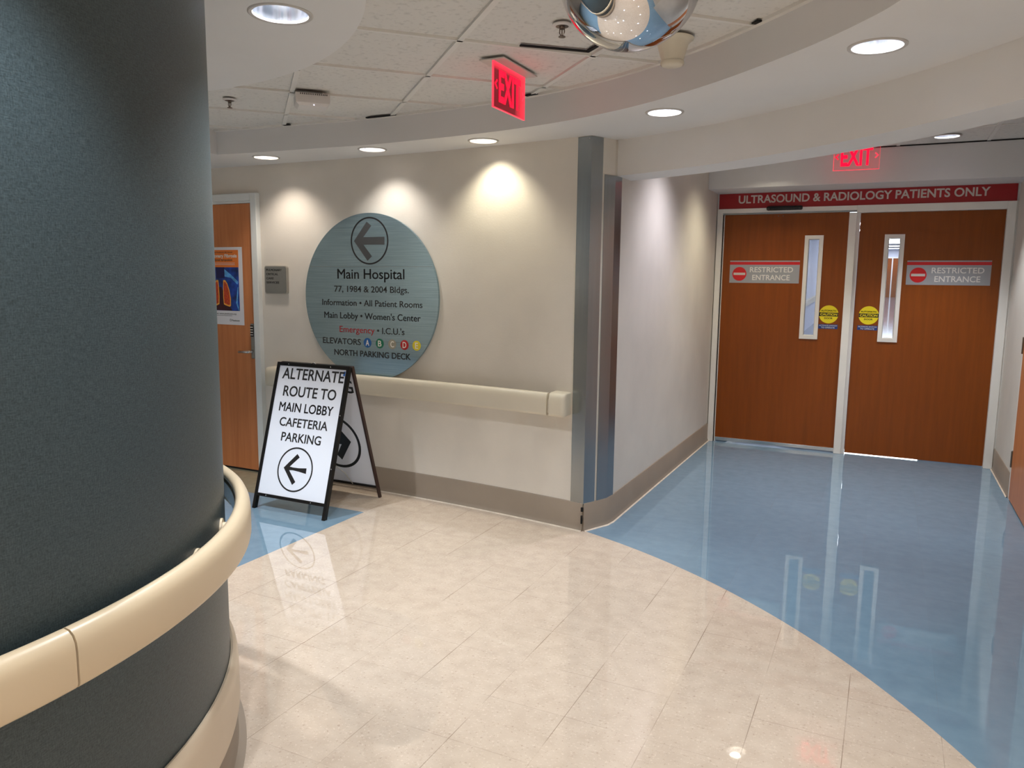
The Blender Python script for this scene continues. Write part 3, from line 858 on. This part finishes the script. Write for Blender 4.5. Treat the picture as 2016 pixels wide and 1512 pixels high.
flat('arm', [(-4.452, 1.242), (-4.475, 1.30), (-4.455, 1.42), (-4.447, 1.42), (-4.460, 1.30), (-4.442, 1.242)], M['paleblue'], y2, pic)
def lung(cx, s):
    o = [(0.012, 0.098), (0.030, 0.100), (0.052, 0.075), (0.072, 0.025), (0.084, -0.04), (0.082, -0.092), (0.070, -0.100), (0.030, -0.090), (0.010, -0.082), (0.006, -0.03), (0.008, 0.05)]
    pts = [(cx + s * u, 1.372 + v * 1.02) for u, v in o]
    e = flat('lung', pts if s > 0 else pts[::-1], M['lungedge'], y2 - 0.0006, pic)
    cu, cv = sum(u for u, v in o) / len(o), sum(v for u, v in o) / len(o)
    q = [(cx + s * (cu + (u - cu) * 0.80), 1.372 + 1.02 * (cv + (v - cv) * 0.87)) for u, v in o]
    flat('lung_tissue', q if s > 0 else q[::-1], M['lung'], y2 - 0.0012, pic)
lung(-4.612, 1); lung(-4.640, -1)
for txt, x0, x1, zb, cap, mm, bo in [('Piedmont Healthcare 8th Annual', -4.735, -4.497, 1.678, 0.010, 'ink', 0.01), ('Pulmonary Fibrosis', -4.766, -4.453, 1.643, 0.026, 'whiteink', 0.03),
                                     ('Educational Symposium', -4.745, -4.500, 1.618, 0.015, 'ink', 0.02),
                                     ('visit: www.piedmont.org', -4.700, -4.478, 1.212, 0.010, 'ink', 0.01), ('Piedmont', -4.523, -4.446, 1.160, 0.014, 'ink', 0.0)]:
    text('lettering', txt, M[mm], (x0, YP - 0.0012, zb), X, Z, x1 - x0, cap, t, bo, depth=0.0004)
bm = nb()
for zz in (1.600, 1.588): prism(bm, rc(-4.80, zz, -4.475, zz + 0.003), (0, YP - 0.0012, 0), X, Z, 0.0004)
put('fine_print', bm, M['paper'], t)
bm = nb(); prism(bm, rc(-4.80, 1.200, -4.52, 1.2025), (0, YP - 0.0006, 0), X, Z, 0.0004); put('fine_print', bm, M['ink'], t)
bm = nb(); ring(bm, (-4.539, 1.168), 0.0065, 0.0090, (0, YP - 0.0006, 0), X, Z, 0.0004, 16); put('logo_mark', bm, M['ink'], t)

# ------------------------------------------------------------ A-frame sign
t = thing('a_frame_sign', 'black framed white A-frame sign reading Alternate Route standing on the floor', 'sign', (-3.361, 3.93, 0))
Of = Vector((-3.361, 3.643, 0)); rvf = Vector((0, 0.277, 0.937)); Lf = rvf.length; rvf = rvf / Lf
nf = Vector(X).cross(rvf).normalized()
def fp(u, v, d=0.0): return Of + Vector(X) * u + rvf * v + nf * d
def bar(bm, u0, v0, u1, v1, d0, d1, O, ru, rv):
    n = Vector(ru).cross(Vector(rv)).normalized()
    prism(bm, [(u0, v0), (u1, v0), (u1, v1), (u0, v1)], Vector(O) + n * d0, ru, rv, d1 - d0)
for s in (-1, 1):
    bm = nb(); u = 0.299 * s
    bar(bm, min(u, u - 0.022 * s), 0.0, max(u, u - 0.022 * s), 0.977, -0.022, 0.004, Of, X, rvf)
    put('front_leg', bm, M['black'], t)
bm = nb()
bar(bm, -0.277, 0.955, 0.277, 0.977, -0.022, 0.004, Of, X, rvf); put('top_bar', bm, M['black'], t)
bm = nb(); bar(bm, -0.277, 0.084, 0.277, 0.104, -0.022, 0.004, Of, X, rvf); put('bottom_bar', bm, M['black'], t)
bm = nb(); bar(bm, -0.277, 0.104, 0.277, 0.955, -0.008, -0.003, Of, X, rvf); fpan = put('front_panel', bm, M['whiteboard'], t)
T0 = -0.003
for txt, u0, u1, vb, cap in (('ALTERNATE', -0.243, 0.265, 0.868, 0.0735), ('ROUTE TO', -0.211, 0.226, 0.7535, 0.069), ('MAIN LOBBY', -0.223, 0.222, 0.6535, 0.058), ('CAFETERIA', -0.198, 0.201, 0.555, 0.0575), ('PARKING', -0.162, 0.166, 0.458, 0.058)):
    text('lettering', txt, M['ink'], fp(u0, vb, T0), X, rvf, u1 - u0, cap, fpan, 0.014)
bm = nb(); ring(bm, (-0.004, 0.2848), 0.134, 0.144, fp(0, 0, T0), X, rvf, 0.0008, 72); put('arrow_ring', bm, M['ink'], fpan)
bm = nb(); prism(bm, [(-0.098, 0.2875), (-0.004, 0.386), (0.018, 0.366), (-0.050, 0.299), (-0.02, 0.2965), (0.03, 0.2975), (0.088, 0.3035), (0.090, 0.268), (0.03, 0.2755), (-0.02, 0.279), (-0.050, 0.276), (0.016, 0.207), (-0.006, 0.186)], fp(0, 0, T0), X, rvf, 0.0008)
put('arrow', bm, M['ink'], fpan)
for u, v in ((-0.20, 0.966), (0.15, 0.966), (-0.20, 0.094), (0.17, 0.094), (0.288, 0.66), (0.288, 0.32)):
    bm = nb(); bmesh.ops.create_uvsphere(bm, u_segments=10, v_segments=6, radius=0.0042, matrix=Matrix.Translation(fp(u, v, 0.004)))
    put('screw', bm, M['chrome'], t, smooth=True)
bm = nb(); bar(bm, 0.255, 0.915, 0.270, 0.945, T0, T0 + 0.0006, Of, X, rvf); put('blue_tape', bm, M['bluetape'], fpan)
Ob = Vector((-3.361, 4.234, 0)); rvb = Vector((0, -0.284, 0.937)); rvb.normalize()
for s in (-1, 1):
    bm = nb(); u = 0.299 * s
    bar(bm, min(u, u - 0.014 * s), 0.0, max(u, u - 0.014 * s), 0.977, -0.012, 0.010, Ob, X, rvb)
    put('rear_leg', bm, M['bronze'], t)
bm = nb(); bar(bm, -0.285, 0.955, 0.285, 0.977, -0.012, 0.010, Ob, X, rvb); put('top_bar', bm, M['black'], t)
bm = nb(); bar(bm, -0.285, 0.078, 0.285, 0.092, -0.012, 0.010, Ob, X, rvb); put('bottom_bar', bm, M['black'], t)
bm = nb(); bar(bm, -0.285, 0.092, 0.285, 0.955, -0.006, 0.0, Ob, X, rvb); bpan = put('rear_panel', bm, M['whiteboard'], t)
nbk = Vector(X).cross(rvb).normalized()
text('lettering', 'PARKING', M['ink'], Ob + Vector(X) * -0.255 + rvb * 0.785, X, rvb, 0.517, 0.092, bpan, 0.012)
bm = nb(); ring(bm, (0.02, 0.404), 0.182, 0.202, Ob, X, rvb, 0.0008, 72); put('arrow_ring', bm, M['ink'], bpan)
bm = nb(); prism(bm, [(0.146, 0.415), (0.050, 0.535), (0.010, 0.505), (0.055, 0.445), (-0.12, 0.445), (-0.12, 0.388), (0.060, 0.388), (0.0, 0.300), (0.035, 0.265)], Ob, X, rvb, 0.0008)
put('arrow', bm, M['ink'], bpan)
if True:
    bm = nb(); tube(bm, [fp(0.06, 0.50, -0.02), fp(0.072, 0.42, -0.10), Ob + Vector(X) * 0.085 + rvb * 0.20 + nbk * 0.06, Ob + Vector(X) * 0.09 + rvb * 0.088 + nbk * 0.012], 0.0028, 8)
    put('stay_cord', bm, M['cord'], t, smooth=True)
bm = nb(); tube(bm, [(-3.38, 3.925, 0.938), (-3.36, 3.928, 0.946), (-3.34, 3.925, 0.938)], 0.004, 8); put('hinge', bm, M['chrome'], t, smooth=True)

# ------------------------------------------------------------ double doors (door_2)
d2 = snode('door_2', (-0.31, 7.32, 0))
YF = 7.272
bm = nb()
box(bm, (-1.470, YF, 0), (-1.422, 7.36, 2.159), 0.002)
box(bm, (0.787, YF, 0), (0.850, 7.36, 2.159), 0.003)
box(bm, (-1.422, YF, 2.122), (-0.300, 7.36, 2.159), 0.002)
box(bm, (-0.300, YF - 0.001, 2.098), (0.787, 7.36, 2.159), 0.002)
box(bm, (0.850, YF + 0.012, 0), (0.862, 7.34, 2.159))
put('door_frame', bm, M['frame'], d2)
bm = nb(); box(bm, (-0.358, YF - 0.002, 0.0), (-0.298, 7.338, 2.100), 0.003); box(bm, (-0.298, 7.30, 0.0), (-0.272, 7.345, 2.098)); put('mullion', bm, M['frame'], d2)
bm = nb(); box(bm, (-1.422, 7.295, 2.107), (-0.30, 7.35, 2.122)); put('header_track', bm, M['steel'], d2)
bm = nb(); box(bm, (-1.422, 7.30, 0.0), (-1.412, 7.35, 2.11)); put('jamb_gap_shade', bm, M['void'], d2)  # dark strip standing in for the shaded gap beside the leaf
bm = nb(); box(bm, (-1.412, 7.297, 0.0), (-1.406, 7.34, 2.105)); put('jamb_stop', bm, M['frame'], d2)
def lite(leaf, x0, x1, yf):
    z0, z1 = 1.006, 1.914; b_ = 0.037
    bm = nb()
    O = [(x0, z0), (x1, z0), (x1, z1), (x0, z1)]; I = [(x0 + b_, z0 + b_), (x1 - b_, z0 + b_), (x1 - b_, z1 - b_), (x0 + b_, z1 - b_)]
    K = [(x0 + b_ - 0.006, z0 + b_ - 0.006), (x1 - b_ + 0.006, z0 + b_ - 0.006), (x1 - b_ + 0.006, z1 - b_ + 0.006), (x0 + b_ - 0.006, z1 - b_ + 0.006)]
    loops = [[bm.verts.new((x, y, z)) for x, z in P] for P, y in ((O, yf + 0.0005), (O, yf - 0.010), (K, yf - 0.012), (I, yf + 0.012), (I, yf + 0.030))]
    for a, b in zip(loops, loops[1:]):
        for i in range(4): bm.faces.new((a[i], a[(i + 1) % 4], b[(i + 1) % 4], b[i]))
    f = put('window_frame', bm, M['frame'], leaf)
    bm = nb(); box(bm, (x0 + b_, yf + 0.014, z0 + b_), (x1 - b_, yf + 0.018, z1 - b_)); put('window_glass', bm, M['glass'], leaf)
def leaf_mesh(x0, x1, z0, z1, wx0, wx1, y0, y1):
    bm = nb(); wz0, wz1 = 1.020, 1.900
    box(bm, (x0, y0, z0), (wx0, y1, z1)); box(bm, (wx1, y0, z0), (x1, y1, z1)); box(bm, (wx0, y0, z0), (wx1, y1, wz0)); box(bm, (wx0, y0, wz1), (wx1, y1, z1))
    bmesh.ops.remove_doubles(bm, verts=bm.verts, dist=1e-5)
    return bm
lf = put('door_leaf', leaf_mesh(-1.405, -0.359, 0.044, 2.106, -0.695, -0.565, 7.305, 7.350), M['wood'], d2)
lite(lf, -0.706, -0.553, 7.305)
bm = nb(); box(bm, (-1.405, 7.299, 0.012), (-0.359, 7.312, 0.044), 0.001); put('door_sweep', bm, M['chrome'], lf)
for xx in (-0.90, -0.94):
    bm = nb(); bmesh.ops.create_uvsphere(bm, u_segments=10, v_segments=6, radius=0.005, matrix=Matrix.Translation((xx + 0.0, 7.304, 2.088))); put('screw', bm, M['brass'], lf)
rf = put('door_leaf', leaf_mesh(-0.270, 0.786, 0.010, 2.096, -0.062, 0.070, 7.318, 7.362), M['wood'], d2)
lite(rf, -0.073, 0.080, 7.318)
# red banner above
t = thing('banner_sign', 'long red sign reading Ultrasound & Radiology Patients Only above the double doors', 'sign', (-0.31, 7.297, 2.232))
bm = nb(); box(bm, (-1.462, 7.293, 2.1605), (0.846, 7.299, 2.294)); bp_ = put('sign_panel', bm, M['banner'], t)
text('lettering', 'ULTRASOUND & RADIOLOGY PATIENTS ONLY', M['greyink'], (-1.290, 7.293, 2.2055), X, Z, 1.952, 0.070, bp_, 0.022)
# motion sensor
t = thing('door_sensor', 'black motion sensor bar on the door header below the red sign', 'sensor', (-0.885, 7.26, 2.15))
bm = nb(); box(bm, (-1.037, 7.225, 2.133), (-0.735, 7.272, 2.170), 0.012); put('housing', bm, M['blackplastic'], t, smooth=40)
bm = nb(); box(bm, (-1.010, 7.222, 2.140), (-0.762, 7.226, 2.152), 0.001); put('lens_strip', bm, M['ink'], t)
# restricted entrance signs
def restricted(x0, x1, y, label, tx):
    t = thing('restricted_sign', label, 'sign', ((x0 + x1) / 2, y, 1.595), 0, 'restricted entrance signs on the double doors')
    f = flat('sign_face', rc(x0, 1.495, x1, 1.696), M['greysign'], y, t, 0.0012)
    y -= 0.0012
    flat('red_stripe', rc(x0, 1.659, x1, 1.685), M['red'], y, t, 0.0004)
    cx = x0 + 0.0875
    k = flat('no_entry_symbol', circ_pts((cx, 1.576), 0.0625, 48), M['red'], y, t, 0.0004)
    flat('symbol_bar', rc(cx - 0.052, 1.566, cx + 0.052, 1.587), M['greyink'], y - 0.0004, k, 0.0004)
    text('lettering', 'RESTRICTED', M['whiteink'], (tx[0], y, 1.592), X, Z, tx[1] - tx[0], 0.046, t, 0.012)
    text('lettering', 'ENTRANCE', M['whiteink'], (tx[2], y, 1.5215), X, Z, tx[3] - tx[2], 0.047, t, 0.012)
restricted(-1.341, -0.736, 7.3048, 'grey and red restricted entrance sign on the left door leaf', (-1.162, -0.790, -1.138, -0.815))
restricted(0.112, 0.720, 7.3178, 'grey and red restricted entrance sign on the right door leaf', (0.297, 0.673, 0.322, 0.650))
# caution stickers
def caution(cx, y, label, bx):
    t = thing('caution_sticker', label, 'sticker', (cx, y, 1.229), 0, 'automatic door caution stickers')
    f = flat('yellow_disc', circ_pts((cx, 1.229), 0.079, 48), M['yellow'], y, t, 0.0008)
    y1 = y - 0.0008
    hw = math.sqrt(0.079 ** 2 - 0.017 ** 2)
    flat('black_band', rc(cx - hw - 0.001, 1.212, cx + hw + 0.001, 1.245), M['ink'], y1, t, 0.0003)
    text('lettering', 'AUTOMATIC', M['ink'], (cx - 0.064, y1, 1.254), X, Z, 0.128, 0.0135, t, 0.03, depth=0.0003)
    text('lettering', 'CAUTION', M['yellow'], (cx - 0.069, y1 - 0.0003, 1.2185), X, Z, 0.138, 0.0205, t, 0.03, depth=0.0003)
    text('lettering', 'DOOR', M['ink'], (cx - 0.034, y1, 1.188), X, Z, 0.068, 0.0145, t, 0.03, depth=0.0003)
    g = flat('blue_strip', rc(bx, 1.102, bx + 0.158, 1.141), M['navy'], y, t, 0.0008)
    text('lettering', 'ACTIVATE SWITCH', M['whiteink'], (bx + 0.006, y1, 1.125), X, Z, 0.146, 0.0105, g, 0.01, depth=0.0003)
    text('lettering', 'TO OPERATE', M['whiteink'], (bx + 0.024, y1, 1.107), X, Z, 0.110, 0.0115, g, 0.01, depth=0.0003)
caution(-0.472, 7.3048, 'round yellow automatic caution door sticker on the left door leaf', -0.551)
caution(-0.153, 7.3178, 'round yellow automatic caution door sticker on the right door leaf', -0.236)

# ------------------------------------------------------------ wood door in the right wall (door_3)
d3 = snode('door_3', (0.862, 5.8, 0))
bm = nb(); box(bm, (0.852, 6.268, 0), (0.864, 6.325, 2.16), 0.002); box(bm, (0.852, 5.26, 2.11), (0.864, 6.268, 2.16), 0.002); box(bm, (0.852, 5.21, 0), (0.864, 5.26, 2.16), 0.002)
put('door_frame', bm, M['frame'], d3)
l3 = mbox('door_leaf', (0.848, 5.265, 0.012), (0.863, 6.262, 2.105), M['woodleft'], d3, 0.002)
for zz in (0.235, 1.034, 1.88):
    bm = nb(); tube(bm, [(0.845, 6.268, zz), (0.845, 6.268, zz + 0.114)], 0.007, 12); box(bm, (0.846, 6.268, zz), (0.8515, 6.296, zz + 0.114))
    put('hinge', bm, M['brass'], d3)

# ------------------------------------------------------------ exit signs
def exit_sign(label, loc, rz):
    t = thing('exit_sign', label, 'exit sign', loc, rz, None)
    bm = nb(); box(bm, (-0.178, -0.062, -0.006), (0.178, 0.062, 0.0), 0.002); put('canopy', bm, M['trimring'], t, True)
    bm = nb(); box(bm, (-0.160, -0.004, -0.200), (0.160, 0.004, -0.006)); put('acrylic_panel', bm, M['acrylic'], t, True)
    bm = nb()
    box(bm, (-0.163, -0.0045, -0.203), (0.163, 0.0045, -0.2)); box(bm, (-0.163, -0.0045, -0.2), (-0.160, 0.0045, -0.006)); box(bm, (0.160, -0.0045, -0.2), (0.1615, 0.0045, -0.006))
    box(bm, (-0.160, -0.0045, -0.012), (0.160, 0.0045, -0.006))
    put('lit_edge', bm, M['edgered'], t, True)
    text('lettering', 'EXIT', M['glowred'], (-0.112, -0.0042, -0.172), X, Z, 0.224, 0.140, t, 0.03, depth=0.0012, local=True)
    for s in (-1, 1):
        bm = nb(); prism(bm, [(s * 0.154, -0.100), (s * 0.132, -0.078), (s * 0.126, -0.084), (s * 0.142, -0.100), (s * 0.126, -0.116), (s * 0.132, -0.122)], (0, -0.0042, 0), X, Z, 0.0012)
        put('arrowhead', bm, M['glowred'] if s < 0 else M['edgered'], t, True)
    return t
exit_sign('lit red exit sign hanging from the tiled ceiling left of the mirror dome', (-1.640, 3.300, H_TILE), PI / 2)
exit_sign('lit red exit sign above the double doors, partly hidden behind the beam', (-0.302, 6.60, H_HALL), 0)

# ------------------------------------------------------------ mirror dome, cone, sprinklers, access point
t = thing('mirror_dome', 'large silver convex mirror dome hanging from the ceiling', 'mirror', (-0.804, 2.476, H_TILE))
R_ = 0.230
prof = [(R_ * math.cos(a), -R_ * math.sin(a)) for a in [PI / 2 * i / 40 for i in range(40)]] + [(0.0005, -R_)]
put('mirror_surface', lathe(nb(), prof, seg=96), M['mirror'], t, True, True)
put('rim', lathe(nb(), [(R_ - 0.001, -0.010), (R_ + 0.012, -0.006), (R_ + 0.012, 0.0), (R_ - 0.004, 0.0)], seg=96), M['plastic'], t, True, 40)
t = thing('cone_cover', 'small cream plastic cone on the ceiling partly behind the mirror dome', 'ceiling cone', (-0.850, 3.180, H_TILE))
put('cone_shell', lathe(nb(), [(0.082, 0.0), (0.082, -0.004), (0.074, -0.010), (0.062, -0.022), (0.045, -0.080), (0.044, -0.098), (0.040, -0.104), (0.0005, -0.106)], seg=48), M['cone'], t, True, 60)
put('end_ring', lathe(nb(), [(0.0455, -0.086), (0.047, -0.090), (0.047, -0.096), (0.0455, -0.100)], seg=48), M['cone'], t, True)
def sprinkler(label, x, y):
    t = thing('sprinkler_head', label, 'sprinkler', (x, y, H_TILE))
    put('escutcheon', lathe(nb(), [(0.036, 0.002), (0.036, -0.002), (0.028, -0.006), (0.0185, -0.007), (0.018, -0.002)], seg=32), M['plastic'], t, True, 40)
    put('escutcheon_cup', lathe(nb(), [(0.025, -0.0062), (0.0235, -0.0075), (0.010, -0.0065), (0.0005, -0.0065)], seg=28), M['brass'], t, True, True)
    bm = nb(); lathe(bm, [(0.011, -0.005), (0.010, -0.016), (0.006, -0.018)], seg=16, cap=True)
    for s in (-1, 1): tube(bm, [(s * 0.009, 0, -0.014), (s * 0.010, 0, -0.028), (s * 0.003, 0, -0.042)], 0.0022, 6)
    tube(bm, [(0, 0, -0.016), (0, 0, -0.042)], 0.0025, 8)
    put('body', bm, M['brass'], t, True)
    bm = nb(); lathe(bm, [(0.0005, -0.042), (0.013, -0.042), (0.014, -0.0445), (0.0005, -0.0445)], seg=20); put('deflector', bm, M['brass'], t, True)
sprinkler('small brass sprinkler head in the ceiling beside the dark column', -3.328, 3.252)
sprinkler('small brass sprinkler head in the ceiling left of the mirror dome', -1.190, 2.842)
t = thing('access_point', 'white wireless access point box mounted on the ceiling grid', 'access point', (-2.825, 3.335, H_TILE), PI / 4)
bm = nb()
lo = [(-0.088, -0.074), (0.088, -0.074), (0.088, 0.074), (-0.088, 0.074)]
rows = [[bm.verts.new((x * k, y * k, z)) for x, y in lo] for k, z in ((1.0, -0.010), (1.0, -0.044), (0.97, -0.058), (0.80, -0.072))]
for a, b in zip(rows, rows[1:]):
    for i in range(4): bm.faces.new((a[i], a[(i + 1) % 4], b[(i + 1) % 4], b[i]))
bm.faces.new(rows[0][::-1]); bm.faces.new(rows[-1])
put('body', bm, M['plastic'], t, True)
bm = nb()
for i in range(15): box(bm, (-0.064 + i * 0.0095, -0.0752, -0.020), (-0.060 + i * 0.0095, -0.073, -0.012))
put('vent_slots', bm, M['void'], t, True)
bm = nb(); box(bm, (-0.086, -0.060, -0.011), (0.05, 0.05, 0.0)); put('mounting_bracket', bm, M['plaque'], t, True)
bm = nb(); bmesh.ops.create_uvsphere(bm, u_segments=8, v_segments=6, radius=0.0025, matrix=Matrix.Translation((0.005, -0.064, -0.0675))); put('status_light', bm, M['led'], t, True)

# ------------------------------------------------------------ hall beyond the double doors, seen through their windows
HY0, HY1, RZ = 7.47, 47.0, 0.78
hz = lambda y: 0.0 if y < 14 else RZ * min(1.0, (y - 14) / 26.0)
ys = [HY0 + 0.0, 14, 27, 40, HY1 + 0.2]
def strip_box(name, x0, x1, za, zb, m):
    bm = nb(); R = []
    for y in ys:
        h = hz(y)
        R.append([bm.verts.new((x0, y, h + za)), bm.verts.new((x1, y, h + za)), bm.verts.new((x1, y, h + zb)), bm.verts.new((x0, y, h + zb))])
    for a, b in zip(R, R[1:]):
        for j in range(4): bm.faces.new((a[j], a[(j + 1) % 4], b[(j + 1) % 4], b[j]))
    bm.faces.new(R[0]); bm.faces.new(R[-1][::-1])
    return structure(put(name, bm, m))
M['hallfloor'] = mat('polished_hall_floor', srgb(128, 138, 152), 0.09, var=0.04, scale=3)
bmf = nb(); R = []
for y in [12.0] + ys[1:]:
    h = hz(y); R.append([bmf.verts.new((-2.1, y, h)), bmf.verts.new((2.1, y, h)), bmf.verts.new((2.1, y, h - 0.1)), bmf.verts.new((-2.1, y, h - 0.1))])
for a, b in zip(R, R[1:]):
    for j in range(4): bmf.faces.new((a[j], a[(j + 1) % 4], b[(j + 1) % 4], b[j]))
structure(put('floor_hall', bmf, M['hallfloor']))
strip_box('wall_hall_left', -2.12, -1.98, -0.0, 2.72, M['hallwall'])
strip_box('wall_hall_right', 1.98, 2.12, -0.0, 2.72, M['hallwall'])
strip_box('ceiling_hall', -2.1, 2.1, 2.60, 2.70, M['plaster'])
structure(mbox('wall_hall_end', (-2.1, HY1 + 0.1, RZ), (2.1, HY1 + 0.3, RZ + 2.7), M['hallwall']))
t = thing('handrail', 'white handrail on the hall wall seen through the left door window', 'handrail', (-1.95, 20, 0.7))
bm = nb(); R = []
for y in ys[:-1] + [46.9]:
    yy = max(y, 7.9); h = hz(yy); R.append([bm.verts.new((-1.98, yy, h + 0.70)), bm.verts.new((-1.90, yy, h + 0.70)), bm.verts.new((-1.90, yy, h + 0.83)), bm.verts.new((-1.98, yy, h + 0.83))])
for a, b in zip(R, R[1:]):
    for j in range(4): bm.faces.new((a[j], a[(j + 1) % 4], b[(j + 1) % 4], b[j]))
bm.faces.new(R[0]); bm.faces.new(R[-1][::-1])
put('rail_section', bm, M['rail'], t)
hl = None
n_strip = 0
for i, y in enumerate([13.0, 17.0, 21.0, 25.0, 28.0, 31.0, 34.0, 37.0, 40.0, 43.0, 46.0]):  # nearer strips are unseen, added to light the hall walls and floor
    if hl is None:
        hl = thing('ceiling_light', 'bright ceiling light strip in the hall beyond the double doors', 'ceiling light', (0, y, hz(y) + 2.60), 0, 'hall ceiling lights')
        put('light_frame', box(nb(), (-0.92, -0.32, -0.012), (0.92, 0.32, 0.0)), M['trimring'], hl, True)
        put('diffuser', box(nb(), (-0.88, -0.28, -0.018), (0.88, 0.28, -0.010)), M['strip'], hl, True)
    else: dup(hl, (0, y, hz(y) + 2.60))
# far doors
d4 = snode('door_4', (0, HY1, RZ))
bm = nb(); box(bm, (-1.10, HY1 + 0.02, RZ), (-0.03, HY1 + 0.10, RZ + 2.1)); put('door_leaf', bm, M['wood'], d4)
bm = nb(); box(bm, (0.03, HY1 + 0.02, RZ), (1.10, HY1 + 0.10, RZ + 2.1)); put('door_leaf', bm, M['wood'], d4)
bm = nb(); box(bm, (-0.03, HY1, RZ), (0.03, HY1 + 0.1, RZ + 2.1)); box(bm, (-1.16, HY1, RZ), (-1.10, HY1 + 0.1, RZ + 2.16)); box(bm, (1.10, HY1, RZ), (1.16, HY1 + 0.1, RZ + 2.16)); box(bm, (-1.10, HY1, RZ + 2.1), (1.10, HY1 + 0.1, RZ + 2.16))
put('door_frame', bm, M['frame'], d4)
bm = nb(); ring(bm, (-0.43, RZ + 1.46), 0.10, 0.14, (0, HY1 + 0.02, 0), X, Z, 0.01, 4, 3.2); put('window_frame', bm, M['frame'], d4)
